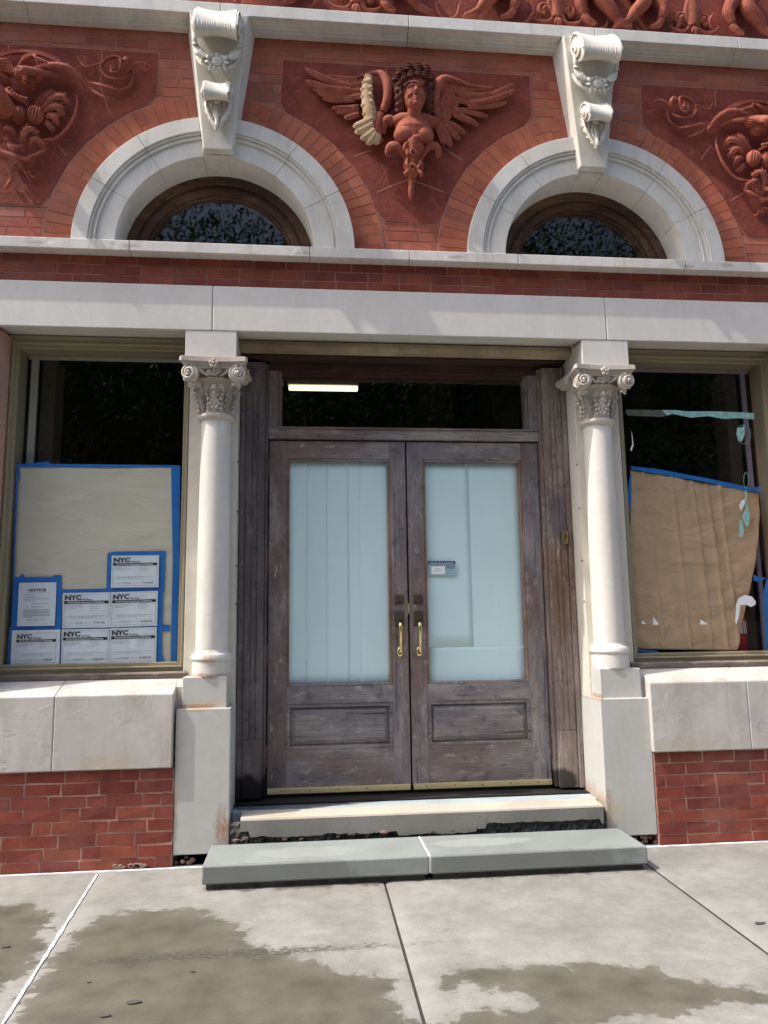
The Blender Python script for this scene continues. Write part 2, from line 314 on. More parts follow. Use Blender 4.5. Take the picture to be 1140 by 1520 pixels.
    def build(s, name, mats, parent=None, bevel=0, smooth=False, remesh=0, label=None, wn=True, seg=2):
        me = bpy.data.meshes.new(name); me.from_pydata(s.v, [], s.f)
        for m in (mats if isinstance(mats, (list, tuple)) else [mats]): me.materials.append(MT[m] if isinstance(m, str) else m)
        for p, i in zip(me.polygons, s.mi): p.material_index = i
        import bmesh
        bm = bmesh.new(); bm.from_mesh(me); bmesh.ops.recalc_face_normals(bm, faces=bm.faces); bm.to_mesh(me); bm.free()
        o = bpy.data.objects.new(name, me); sc.collection.objects.link(o)
        if remesh:
            m = o.modifiers.new('remesh', 'REMESH'); m.mode = 'VOXEL'; m.voxel_size = remesh; m.use_smooth_shade = True
            m = o.modifiers.new('soft', 'SMOOTH'); m.factor = .5; m.iterations = 2
        if bevel:
            m = o.modifiers.new('bevel', 'BEVEL'); m.width = bevel; m.segments = seg; m.limit_method = 'ANGLE'; m.angle_limit = R(35)
        if smooth:
            for p in me.polygons: p.use_smooth = True
            if smooth == 'auto':
                try: me.set_sharp_from_angle(angle=R(40))
                except Exception: pass
        if parent: attach(o, parent)
        if label: o['label'] = label
        return o
def attach(o, p):
    o.parent = p; o.matrix_parent_inverse = Matrix.Translation(p['org']).inverted() if 'org' in p else Matrix.Identity(4)
def thing(name, loc, label, cat, group=None, kind=None):
    o = bpy.data.objects.new(name, None); sc.collection.objects.link(o); o.location = loc; o.empty_display_size = .1
    o['label'] = label; o['category'] = cat; o['org'] = tuple(loc)
    if group: o['group'] = group
    if kind: o['kind'] = kind
    return o
def tag(o, label, cat, group=None, kind=None):
    o['label'] = label; o['category'] = cat
    if group: o['group'] = group
    if kind: o['kind'] = kind
    return o
def struct(o): o['kind'] = 'structure'; return o
def lerp(a, b, t): return a+(b-a)*t
def curve(pts, n=6):      # Catmull-Rom through points (Vectors)
    P = [Vector(p) for p in pts]; P = [P[0]*2-P[1]]+P+[P[-1]*2-P[-2]]; out = []
    for i in range(1, len(P)-2):
        for k in range(n):
            t = k/n; a, b, c, d = P[i-1:i+3]
            out.append(.5*((2*b)+(c-a)*t+(2*a-5*b+4*c-d)*t*t+(3*b-a-3*c+d)*t**3))
    out.append(P[-2]); return out
def taper(n, a, m, b, p=.5):   # widths start a, middle m at p, end b
    return [lerp(a, m, (i/(n-1))/p) if i/(n-1) < p else lerp(m, b, ((i/(n-1))-p)/(1-p)) for i in range(n)]
def measured(px, py, y):  # point on the facade plane y seen at photo pixel (survey of the flat wall)
    d = FW+RT*((px-570)/FPX)-UP*((py-760)/FPX); t = (y-CAM.y)/d.y; return CAM+d*t
def survey(ox, oy, k):
    return lambda u, v, y=.02: measured(ox+u/k, oy+v/k, y)

# ================================================================== GROUND
XA = 1.293; ZA = 3.84
def poly_sd(x, y, poly):
    d = 1e9; ins = False; n = len(poly)
    for i in range(n):
        ax, ay = poly[i]; bx, by = poly[(i+1) % n]; ex, ey = bx-ax, by-ay; wx, wy = x-ax, y-ay
        t = max(0, min(1, (wx*ex+wy*ey)/(ex*ex+ey*ey+1e-12))); d = min(d, (wx-ex*t)**2+(wy-ey*t)**2)
        if (ay > y) != (by > y) and x < (bx-ax)*(y-ay)/(by-ay)+ax: ins = not ins
    return (1 if ins else -1)*math.sqrt(d)
def ground_pt(px, py, z=0):
    d = FW+RT*((px-570)/FPX)-UP*((py-760)/FPX); t = (z-CAM.z)/d.z; q = CAM+d*t; return (q.x, q.y)
wet_polys = [[ground_pt(*p) for p in P] for P in [
    [(18, 1560), (40, 1470), (100, 1400), (130, 1372), (180, 1352), (290, 1350), (360, 1376), (372, 1402), (440, 1418), (520, 1446), (592, 1452), (588, 1478), (622, 1540), (640, 1600), (0, 1600)],
    [(-60, 1345), (50, 1340), (72, 1362), (66, 1400), (30, 1450), (-10, 1475), (-80, 1500)],
    [(650, 1452), (700, 1440), (840, 1432), (960, 1430), (1010, 1450), (1060, 1463), (1150, 1472), (1150, 1488), (1070, 1495), (990, 1508), (880, 1512), (840, 1530), (700, 1530), (640, 1522), (690, 1500), (740, 1502), (795, 1490), (790, 1478), (735, 1472), (700, 1458), (670, 1474)],
    [(300, 1318), (480, 1308), (640, 1302), (955, 1288), (958, 1292), (700, 1304), (480, 1316), (310, 1322)]]]
spread = [(ground_pt(u, v), r) for u, v, r in [(590, 1440, .0), (320, 1368, 0)]]
XJ = [(-4.9, -4.9), (-3.38, -3.38), (-1.882, -1.745), (-.275, -.29), (1.25, 1.20), (2.75, 2.72), (4.3, 4.3), (5.8, 5.8)]   # joint x at y=0 and y=-2
def jx(j, y): a, b = XJ[j]; return a+(b-a)*(-y/2)
def conc_mat():
    n = N('sidewalk_concrete')
    at = n.new('ShaderNodeAttribute'); at.attribute_name = 'wet'; wet = at.outputs['Fac']
    ed = n.new('ShaderNodeAttribute'); ed.attribute_name = 'edge'
    a = n.noise(2.2, 6); b = n.noise(90, 6, rough=.7); d = n.noise(14, 7, (1, 1, 1), off=(2, 2, 2), rough=.65)
    c = n.mix(n.ramp(a, [(.3, 0), (.7, 1)]), lin((150, 149, 144)), lin((124, 123, 118)))
    c = n.mix(1, c, n.ramp(d, [(.25, .80), (.75, 1.12)]), 'MULTIPLY')
    c = n.mix(1, c, n.ramp(b, [(.2, .74), (.8, 1.18)]), 'MULTIPLY')
    sc1 = n.ramp(n.noise(11, 9, (.5, 1.6, 1), off=(1, 5, 1), rough=.75), [(.56, 0), (.66, .5)]); c = n.mix(sc1, c, lin((108, 103, 92)))
    fl = n.ramp(n.noise(150, 4, off=(4, 2, 9)), [(.66, 0), (.70, .6)]); c = n.mix(fl, c, lin((84, 80, 74)))
    c = n.mix(n.math('MULTIPLY', ed.outputs['Fac'], .2), c, lin((156, 155, 150)))
    gv = n.new('ShaderNodeTexVoronoi'); gv.inputs['Scale'].default_value = 3.1; n.link(n.pos((1, 1, 1), (3, 7, 0)), gv.inputs['Vector']); c = n.mix(n.ramp(gv.outputs[0], [(.018, .55), (.028, 0)]), c, lin((84, 82, 78)))
    lg = n.ramp(n.noise(4.5, 9, off=(8, 8, 1), rough=.75), [(.42, 0), (.7, .45)]); c = n.mix(lg, c, lin((104, 101, 94)))
    dn = n.math('ADD', wet, n.math('MULTIPLY', n.math('SUBTRACT', n.noise(8, 9, (1, 1, 1), rough=.7, off=(4, 4, 4)), .5), .42))
    wm = n.math('ADD', n.math('MULTIPLY', n.math('DIVIDE', n.math('ADD', dn, .004), .02, clamp=True), .72), n.math('MULTIPLY', n.math('DIVIDE', n.math('ADD', dn, .05), .06, clamp=True), .28))
    wm2 = n.math('DIVIDE', n.math('ADD', dn, .08), .2, clamp=True)
    wc = n.mix(n.ramp(n.noise(6, 7, off=(7, 1, 7)), [(.3, 0), (.7, 1)]), lin((98, 94, 82)), lin((72, 69, 59)))
    wc = n.mix(1, wc, n.ramp(b, [(.2, .85), (.8, 1.1)]), 'MULTIPLY')
    c = n.mix(n.math('MULTIPLY', wm, n.math('ADD', .70, n.math('MULTIPLY', wm2, .26))), c, wc)
    cr = n.new('ShaderNodeTexVoronoi'); cr.feature = 'DISTANCE_TO_EDGE'; cr.inputs['Scale'].default_value = 26; n.link(n.pos((1, .8, 1)), cr.inputs['Vector'])
    crm = n.math('MULTIPLY', n.ramp(cr.outputs[0], [(0, 1), (.05, 0)]), n.math('MAXIMUM', n.ell(.55, -.62, .45, .13, n.noise(7, 6), .9, 'XY', .3), n.ell(-.55, -.55, .25, .08, n.noise(7, 6), .9, 'XY', .3)))
    c = n.mix(n.math('MULTIPLY', crm, .55), c, lin((120, 110, 96)))
    scar = n.math('MULTIPLY', n.ell(-.95, -1.24, .62, .035, n.noise(16, 8, rough=.8), 1.3, 'XY', .35), n.ramp(n.noise(60, 6, (.6, 1, 1)), [(.42, 0), (.56, 1)]))
    c = n.mix(n.math('MULTIPLY', scar, .8), c, lin((70, 66, 60)))
    rg = n.math('SUBTRACT', .75, n.math('MULTIPLY', wm, .22))
    nb = n.bump(b, .5, .003); nb = n.bump(d, .3, .006, nb); nb = n.bump(n.math('SUBTRACT', 1, scar), .6, .006, nb)
    return n.out(c, rg, nb, spec=.35)
MT['concrete'] = conc_mat(); MT['joint_dark'] = flat_mat('joint_dirt', (58, 54, 50), .95, .3)
MT['asphalt'] = stone_mat('asphalt', (72, 72, 74), (60, 60, 62), rough=.9, bs=1, scale=6)

def sidewalk():
    vs = []; fs = []; wet = []; edge = []
    for j in range(len(XJ)-1):
        near = j in (1, 2, 3, 4)
        rows = [0.06-i*.03 for i in range(86)] if near else [0.06, -2.49]
        NX = 52 if near else 1; base = len(vs)
        for y in rows:
            xa, xb = jx(j, y)+.006, jx(j+1, y)-.006
            for i in range(NX+1):
                x = lerp(xa, xb, i/NX); e = min(x-xa, xb-x); z = -.006 if (i in (0, NX) and near) else 0
                vs.append((x, y, z)); wet.append(max(poly_sd(x, y, P) for P in wet_polys) if near else -1); edge.append(max(0, min(1, (.065-e)/.006)) if near else 0)
        W = NX+1
        for a in range(len(rows)-1):
            for i in range(NX): fs.append((base+a*W+i, base+(a+1)*W+i, base+(a+1)*W+i+1, base+a*W+i+1))
        b = len(vs)   # farther flags
        for y0, y1 in ((-2.494, -3.5), (-3.512, -5.0)):
            xa, xb = jx(j, -2.49)+.006, jx(j+1, -2.49)-.006; k = len(vs)
            vs += [(xa, y0, 0), (xa, y1, 0), (xb, y1, 0), (xb, y0, 0)]; fs.append((k, k+1, k+2, k+3)); wet += [-1]*4; edge += [0]*4
    me = bpy.data.meshes.new('sidewalk'); me.from_pydata(vs, [], fs); me.materials.append(MT['concrete'])
    for nm, dat in (('wet', wet), ('edge', edge)):
        at = me.attributes.new(nm, 'FLOAT', 'POINT'); at.data.foreach_set('value', dat)
    for p in me.polygons: p.use_smooth = True
    o = bpy.data.objects.new('sidewalk', me); sc.collection.objects.link(o); return struct(o)
sidewalk()
m = MB(); m.box(-60, 60, -5.1, 5.9, -.3, -.012); struct(m.build('sidewalk_bed', 'joint_dark'))
m = MB(); m.box(-60, 60, -5.28, -5.1, -.3, -.002); struct(m.build('kerb', 'concrete', bevel=.01))
m = MB(); m.add([(-200, -200, -.14), (200, -200, -.14), (200, 200, -.14), (-200, 200, -.14)], [(0, 1, 2, 3)]); struct(m.build('street', 'asphalt'))
m = MB(); m.box(-60, 60, -16, -12.6, -.3, 0); struct(m.build('far_sidewalk', 'stepface'))
# white sealant in the left joint and along the foot of the wall
def ribbon(mb, pts, w, z, jit=.2):
    P = []; n = len(pts)
    for i, (x, y) in enumerate(pts):
        a = pts[max(0, i-1)]; b = pts[min(n-1, i+1)]; t = Vector((b[0]-a[0], b[1]-a[1], 0)).normalized(); s = Vector((-t.y, t.x, 0)); ww = w*random.uniform(1-jit, 1+jit)
        P += [Vector((x, y, z))+s*ww, Vector((x, y, z))-s*ww]
    vs = [tuple(p) for p in P]+[(p.x, p.y, p.z-.012) for p in P]; k = 2*n
    fs = [(2*i, 2*i+1, 2*i+3, 2*i+2) for i in range(n-1)]+[(2*i, 2*i+2, 2*i+2+k, 2*i+k) for i in range(n-1)]+[(2*i+1, 2*i+1+k, 2*i+3+k, 2*i+3) for i in range(n-1)]
    mb.add(vs, fs)
m = MB(); ribbon(m, [(jx(2, -i*.05)+.001, -i*.05) for i in range(1, 54)], .0062, .001, .5); struct(m.build('joint_sealant', 'white_caulk'))
m = MB(); ribbon(m, [(-2.75+i*.04, -.002+random.uniform(-.003, .003)) for i in range(38)], .007, .004, .4)
ribbon(m, [(1.30+i*.04, -.002+random.uniform(-.003, .003)) for i in range(40)], .006, .004, .4); struct(m.build('wall_foot_sealant', 'white_caulk'))

# ================================================================== BUILDING
B = thing('building', (0, .1, 0), 'red brick building front with cream painted stone trim, round arches and weathered double doors', 'building')
PANEL_L = [(-2.75, 4.09), (-2.42, 4.09)]+[(-XA+1.112*math.cos(R(a)), ZA+1.112*math.sin(R(a))) for a in (162, 150, 140, 130, 122, 116)]+[(-1.70, 4.93), (-1.70, 5.25), (-2.75, 5.25)]
PANEL_R = [(-x, z-.02) for x, z in reversed(PANEL_L)]
PANEL_M = [(-.17, 4.07), (.17, 4.07)]+[(XA+1.105*math.cos(R(a)), ZA+1.105*math.sin(R(a))) for a in (164, 154, 144, 134, 124, 115)]+[(.89, 4.925), (.89, 5.245), (-.87, 5.255), (-.885, 4.925)]+[(-XA+1.105*math.cos(R(a)), ZA+1.105*math.sin(R(a))) for a in (66, 56, 46, 36, 26, 16)]
def in_arch(x, z, r): return z > ZA-.02 and min(math.hypot(x-XA, z-ZA), math.hypot(x+XA, z-ZA)) < r
def bricks(m, x0, x1, z0, z1, y, L=.213, H=.07, skip=None, off=0, jit=.0012, hb=.25, rows_off=0):
    row = rows_off; z = z0
    while z < z1-.02:
        zt = min(z+H, z1); x = x0-(L/2 if row % 2 else 0)-random.uniform(0, .05)
        while x < x1:
            l = L/2 if random.random() < hb*.35 else L*random.uniform(.97, 1.03)
            a, b = max(x, x0), min(x+l, x1)
            if b-a > .03 and not (skip and skip(a, b, z, zt)):
                dy = random.uniform(-.0012, .0012)
                m.box(a+.0045, b-.0045, y+dy, y+.03, z+.0045, zt-.0045+random.uniform(-.001, .001), jit)
            x += l
        z += H; row += 1
def skip_up(a, b, z0, z1):
    cx, cz = (a+b)/2, (z0+z1)/2
    if in_arch(cx, cz, .95): return True
    return all(poly_sd(x, z, PL) > .012 for x in (a, b) for z in (z0, z1) for PL in [PANEL_L if cx < -1.2 else PANEL_R if cx > 1.2 else PANEL_M])
m = MB(); bricks(m, -4.2, 4.2, ZA-.035, 5.46, .0345, skip=skip_up)
bw = m.build('brick_wall', 'brick_up', B, label='orange red brick wall above the white sill course')
m = MB(); bricks(m, -4.2, 4.2, 3.571, 3.775, .0345, rows_off=1, H=.068); m.build('brick_band', 'brick_low', B, label='three courses of red brick between the lintel and the sill course')
for sgn, lab in ((-1, 'deep red bricks below the left window apron'), (1, 'deep red bricks below the right window apron')):
    m = MB(); a, b = (-4.2, -1.478) if sgn < 0 else (1.478, 4.2)
    bricks(m, a, b, -.012, .556, .0238, H=.0715, jit=.0034, hb=.6)
    m.build('brick_base', 'brick_low', B, label=lab)
    m = MB(); a, b = (-4.2, -2.615) if sgn < 0 else (2.615, 4.2)
    bricks(m, a, b, 1.0, 3.26, .03); m.build('brick_pier', 'brick_low', B)
# mortar backing with arched openings
def wall_backing():
    m = MB(); xs = [-4.2]+[-2.3+i*.02 for i in range(231)]+[4.2]
    def low(x):
        h = 0
        for c in (-XA, XA):
            d = abs(x-c)
            if d < .72: h = max(h, math.sqrt(.72**2-d*d))
        return ZA+h if h else 3.56
    for i in range(len(xs)-1):
        a, b = xs[i], xs[i+1]; la, lb = low(a), low(b)
        m.add([(a, .037, la), (b, .037, lb), (b, .037, 5.9), (a, .037, 5.9)], [(0, 1, 2, 3)])
    return m
m = wall_backing()
m.box(-4.2, 4.2, .0385, .06, 3.55, 3.79)
m.build('mortar', 'mortar_up', B)
for a, b in ((-4.2, -1.478), (1.478, 4.2)): m = MB(); m.box(a, b, .027, .3, -.02, .555); m.build('mortar', 'mortar_low', B)
for a, b in ((-4.2, -2.62), (2.62, 4.2)): m = MB(); m.box(a, b, .037, .3, .9, 3.262); m.build('mortar', 'mortar_low', B)
# radial brick arches, stone arches
for s, side in ((-1, 'left'), (1, 'right')):
    c = s*XA
    m = MB(); m.ring(c, ZA, .90, 1.113, .0318, .036, 0, 180, 60); bk = m.build('mortar', 'mortar_up', B)
    m = MB(); nb = 46
    for k in range(nb):
        a0, a1 = 180*k/nb+.16, 180*(k+1)/nb-.16; rr = 1.102+random.uniform(-.004, .003)
        q = random.uniform(-.0015, .0015)
        if random.random() < .75: m.ring(c, ZA, .908, rr, .029+q, .036, a0, a1, 1)
        else: rm = 1.0+random.uniform(-.02, .02); m.ring(c, ZA, .908, rm-.003, .029+q, .036, a0, a1, 1); m.ring(c, ZA, rm+.003, rr, .029+q, .036, a0, a1, 1)
    m.build('brick_arch', 'brick_arch', B, label='fan of thin orange bricks round the %s stone arch' % side)
    m = MB(); J = [0, 27, 54, 84, 98, 125, 151.5, 180]
    for k in range(7):
        a0, a1 = J[k]+(.07 if k else 0), J[k+1]-(.07 if k < 6 else 0); n = 14
        m.ring(c, ZA, .808, .910, -.028, .05, a0, a1, n)      # proud outer fascia
        m.ring(c, ZA, .792, .808, -.018, .05, a0, a1, n)
        m.ring(c, ZA, .776, .792, -.006, .05, a0, a1, n)
        m.ring(c, ZA, .764, .776, -.012, .05, a0, a1, n)      # bead
        m.ring(c, ZA, .645, .764, .002, .24, a0, a1, n)       # inner fascia and reveal
    m.build('stone_arch', 'paint', B, bevel=.003, label='white painted %s stone arch, smooth outer band and inner reveal' % side)
    m = MB(); m.ring(c, ZA, .650, .90, .03, .23, 0, 180, 60); m.build('arch_core', 'mortar_up', B)
    # lunette window
    m = MB(); YF = .235
    m.ring(c, ZA, .585, .664, YF, YF+.09, 0, 180, 56); m.ring(c, ZA, .565, .585, YF+.018, YF+.09, 0, 180, 56); m.ring(c, ZA, .515, .565, YF+.008, YF+.09, 0, 180, 56)
    m.ring(c, ZA, .497, .515, YF+.03, YF+.09, 0, 180, 56)
    m.box(c-.6, c+.6, YF+.02, YF+.09, ZA-.02, ZA+.045)
    fr = m.build('lunette_window', 'lun', B, bevel=.004, label='half round dark wooden window under the %s arch' % side)
    m = MB(); n = 40; vs = [(c+.51*math.cos(PI*k/n), YF+.05, ZA+.03+.49*math.sin(PI*k/n)) for k in range(n+1)]; m.add(vs, [tuple(range(n+1))]); m.build('pane', 'glass_lunette', fr)
# string course, lintel, cornice
def segs(name, prof, xs, mat, lab, bev=.004, gap=.0015):
    m = MB()
    for a, b in zip(xs[:-1], xs[1:]): m.extx(prof, a+gap, b-gap)
    return m.build(name, mat, B, bevel=bev, label=lab)
MT['string'] = paint_mat('sill_course_paint', (214, 210, 204), (200, 196, 190), .5, [(x, z, .05, .012, (120, 100, 84), .6) for x, z in ((-2.4, 3.80), (-1.83, 3.80), (-.72, 3.79), (.3, 3.80), (2.2, 3.81), (1.9, 3.79))], grime=.35, bstr=.4)
segs('sill_course', [(-.05, 3.768), (.24, 3.768), (.24, 3.852), (.0, 3.846), (-.05, 3.838)], [-4.2, -2.95, -1.83, -.68, -.02, .72, 1.90, 3.1, 4.2], 'string', 'long white stone sill course running under both arches')
segs('lintel', [(0, 3.264), (.2, 3.298), (.3, 3.298), (.3, 3.569), (0, 3.569)], [-4.2, -1.305, 1.327, 4.2], 'lintel', 'wide white painted stone lintel above door and shop windows', .006)
segs('cornice', [(-.1, 5.457), (-.035, 5.457), (-.03, 5.443), (-.02, 5.436), (-.02, 5.413), (.05, 5.413), (.05, 5.56), (-.1, 5.546)], [-4.2, -2.55, -1.28, -.0, 1.33, 2.4, 3.4, 4.2], 'paint', 'white stone cornice course under the terracotta frieze', .004)
# stone aprons under the shop windows
for sgn, lab in ((-1, 'grey white painted stone apron under the left window'), (1, 'grey white painted stone apron under the right window')):
    prof = [(0, .559), (.25, .559), (.25, 1.07), (.2, 1.066), (0.012, .996), (0, .985)]
    m = MB(); J = [-4.2, -2.12, -1.488] if sgn < 0 else [1.470, 2.12, 4.2]
    if sgn < 0: J = [-4.2, -2.17, -1.488]
    for a, b in zip(J[:-1], J[1:]): m.extx(prof, a, b)
    m.build('stone_apron', 'band', B, bevel=.007, label=lab)
    m = MB(); a, b = (-1.492, -1.43) if sgn < 0 else (1.43, 1.474); m.extx([(.09, .6), (.3, .6), (.3, 1.07), (.2, 1.066), (.09, 1.02)], a, b); m.build('apron_return', 'band', B)
# pedestals, piers
for s, side in ((-1, 'left'), (1, 'right')):
    a, b = (1.152, 1.475); x0, x1 = (s*b, s*a) if s < 0 else (a, b)
    m = MB(); m.box(x0, x1, .03, .6, .062, .893); pd = m.build('pedestal', 'ped', B, bevel=.006, label='tall grey painted pedestal block under the %s column' % side)
    x2, x3 = (s*1.447, s*1.18) if s < 0 else (1.17, 1.44)
    m = MB(); m.box(x2, x3, .056, .5, .88, 1.078); m.build('plinth', 'ped', pd, bevel=.005)
    m = MB(); m.box(s*1.468 if s < 0 else 1.155, s*1.155 if s < 0 else 1.468, .21, .62, .85, 3.30); pr = m.build('pier', 'pier', B, bevel=.004, label='plain painted pier behind the %s column' % side)
    for z in (2.45, 2.14, 1.78, 1.5):
        m = MB(); m.spin([(0, .006), (.003, .005)], (s*1.292+.145*(1 if s < 0 else -1)*1, .2085, z+random.uniform(-.03, .03)), (0, -1, 0), 10); m.build('bolt_hole', 'rubber', pr)
    m = MB(); m.box(s*1.472 if s < 0 else 1.149, s*1.149 if s < 0 else 1.472, .003, .32, 3.078, 3.263); m.build('pier_block', 'lintel', B, bevel=.003, label='square block between the %s capital and the lintel' % side)
# rust and broken mortar under the pedestals
m = MB()
for s in (-1, 1):
    for k in range(20):
        x = s*1.47-s*random.uniform(0, .32); r = random.uniform(.010, .022); m.ball((x, .055+random.uniform(-.012, .02), random.uniform(.005, .05)), (r, r*.7, r*.8), 6)
for k in range(14): m.ball((-1.72+random.uniform(-.12, .12), .018, .012+random.uniform(0, .012)), (random.uniform(.012, .03), .012, .011), 6)
m.build('mortar_rubble', 'rubble_pale', B)['kind'] = 'stuff'

# ------------------------------------------------------------------ columns
def acanthus(m, base, tip, width, curl, nrm, lobes=3):
    b = Vector(base); t = Vector(tip); nrm = Vector(nrm).normalized()
    P = []; W = []; K = 4*lobes
    for i in range(K+1):
        f = i/K; p = b.lerp(t, f)+nrm*(curl*(f**2.5)); P.append(p); W.append(width*(.55+.45*f if f < .75 else (1-f)*3.2+.15)*(1-.28*abs(math.cos(PI*f*lobes))))
    P.append(t+nrm*(curl*1.35)-Vector((0, 0, .012))); W.append(width*.3)
    m.sweep(P, W, [x*.42 for x in W], nrm, 10)
    for sg in (-1, 1):
        sd = (t-b).normalized().cross(nrm)*sg
        for i in range(1, lobes+1):
            f = i/(lobes+.3); p = b.lerp(t, f)+nrm*(curl*f**2.5+.004)+sd*width*.7; m.ball(p, (.009, .007, .011), 8)
CY = .165
def column(s, side):
    cx = s*1.288
    m = MB(); m.lathe([(.100, 1.20), (.1005, 1.4), (.099, 1.9), (.096, 2.4), (.094, 2.705)], cx, CY, 48)
    sh = m.build('column', 'column', B, smooth='auto', label='round cream painted column on the %s side of the doors, scroll capital on top' % side)
    m = MB(); m.lathe([(.119, 1.078), (.120, 1.084), (.119, 1.162), (.114, 1.166), (.119, 1.172), (.1285, 1.182), (.1285, 1.198), (.121, 1.212), (.108, 1.217), (.104, 1.222), (.1015, 1.234), (.098, 1.24)], cx, CY, 48)
    m.build('base', 'column', sh, smooth='auto')
    m = MB(); m.lathe([(.09, 2.695), (.100, 2.70), (.114, 2.706), (.120, 2.716), (.119, 2.728), (.108, 2.737), (.100, 2.742), (.101, 2.80), (.108, 2.87), (.124, 2.93), (.140, 2.955), (.142, 2.965), (.13, 2.975), (.12, 3.03)], cx, CY, 44)
    # abacus with concave sides
    def ab(h, dish, z0, z1, ch=.014):
        poly = []; 
        for q in range(4):
            a = q*PI/2; e = Vector((math.cos(a), math.sin(a), 0)); f = Vector((-math.sin(a), math.cos(a), 0))
            for k in range(-6, 7):
                u = k/6; poly.append(e*(h-dish*(1-u*u))+f*(u*(h-ch)))
        n = len(poly); vs = [(cx+p.x, CY+p.y, z0) for p in poly]+[(cx+p.x, CY+p.y, z1) for p in poly]
        m.add(vs, [tuple(range(n-1, -1, -1)), tuple(range(n, 2*n))]+[(i, (i+1) % n, (i+1) % n+n, i+n) for i in range(n)])
    ab(.186, .022, 3.012, 3.030); ab(.196, .022, 3.030, 3.040); ab(.203, .022, 3.040, 3.048); ab(.213, .02, 3.048, 3.074); ab(.207, .02, 3.074, 3.080)
    for q in range(4):
        a = -PI/2+q*PI/2; e = Vector((math.cos(a), math.sin(a), 0)); f = Vector((-math.sin(a), math.cos(a), 0)); c0 = Vector((cx, CY, 0)); Z = Vector((0, 0, 1))
        if q == 2: continue
        for g in (-1, 1):
            if (q, g) in ((1, 1), (3, -1)): continue
            out = (e*.97+f*g*.24).normalized(); side_ = Z.cross(out)*(1)
            vc = c0+e*(.188 if q == 0 else .168)+f*g*.150+Z*2.972; e1 = (f*g-e*.3*1).normalized(); 
            m.spin([(-.03, .050), (-.012, .054), (-.002, .054), (.003, .051)], vc-out*.01, out, 24)
            m.spiral(vc+out*.009, .046, .014, 1.6, .0095, PI/2+.3, 1, -e1, Z, .014, out, 8, 18)
            m.ball(vc+out*.022, .0115, 10)
            # helix stem running from the volute to the middle
            m.sweep(curve([vc+Z*.052-f*g*.0+out*.0, c0+e*.165+f*g*.105+Z*3.012, c0+e*.150+f*g*.065+Z*2.985, c0+e*.145+f*g*.035+Z*2.968]), taper(19, .011, .012, .006), taper(19, .010, .01, .006), e, 8)
            m.spiral(c0+e*.158+f*g*.028+Z*2.990, .019, .004, 1.4, .007, 0, g, f, Z, .006, e, 8, 12); m.ball(c0+e*.17+f*g*.028+Z*2.990, .007, 8)
            # corner leaf under the volute
            cn = (e+f*g).normalized()
            if g == 1 or q in (1, 3, 0): acanthus(m, c0+cn*.104+Z*2.745, c0+cn*.140+Z*2.895, .034, .022, cn, 4)
            for k in range(3): m.ball(c0+e*(.150+.004*k)+f*g*(.145-.012*k)+Z*(2.915-.006*k+.004), (.012, .011, .011), 8)
            # side beads climbing the bell
            for k in range(5): zz = 2.765+.03*k; rr = .105+.02*(k/4)**2+.006; aa = a+g*(.36+.02*k); m.ball((cx+rr*math.cos(aa), CY+rr*math.sin(aa), zz), (.010, .010, .012), 8)
            for k in range(3): m.ball(c0+e*(.112+.004*k)+f*g*(.014+.013*k)+Z*(2.77+.003*k+.025*k), (.010, .01, .012), 8)
            m.spiral(c0+e*.128+f*g*.042+Z*2.905, .016, .004, 1.3, .006, -PI/2, g, f, Z, .005, e, 8, 12)
        # rosette leaf at the centre of the face
        acanthus(m, c0+e*.102+Z*2.745, c0+e*.118+Z*2.90, .026, .018, e, 4)
        m.ball(c0+e*.142+Z*2.895, (.015, .012, .019), 10); m.ball(c0+e*.135+Z*2.86, (.012, .01, .014), 10)
        for k in range(-4, 5): m.ball(c0+e*(.143-.0012*k*k)+f*(.0165*k)+Z*2.957, (.0085, .009, .009), 8)
        # flower on the abacus
        fc = c0+e*.197+Z*3.035
        for k in range(5): aa = PI/2+k*2*PI/5; m.ball(fc+f*.020*math.cos(aa)+Z*.020*math.sin(aa), (.0125, .011, .0125), 8)
        m.ball(fc+e*.008, .008, 8); m.ball(c0+e*.155+Z*3.0, (.012, .012, .018), 8); m.ball(c0+e*.150+Z*2.975, (.022, .012, .010), 8)
    m.build('capital', 'capital', sh, smooth='auto')
column(-1, 'left'); column(1, 'right')

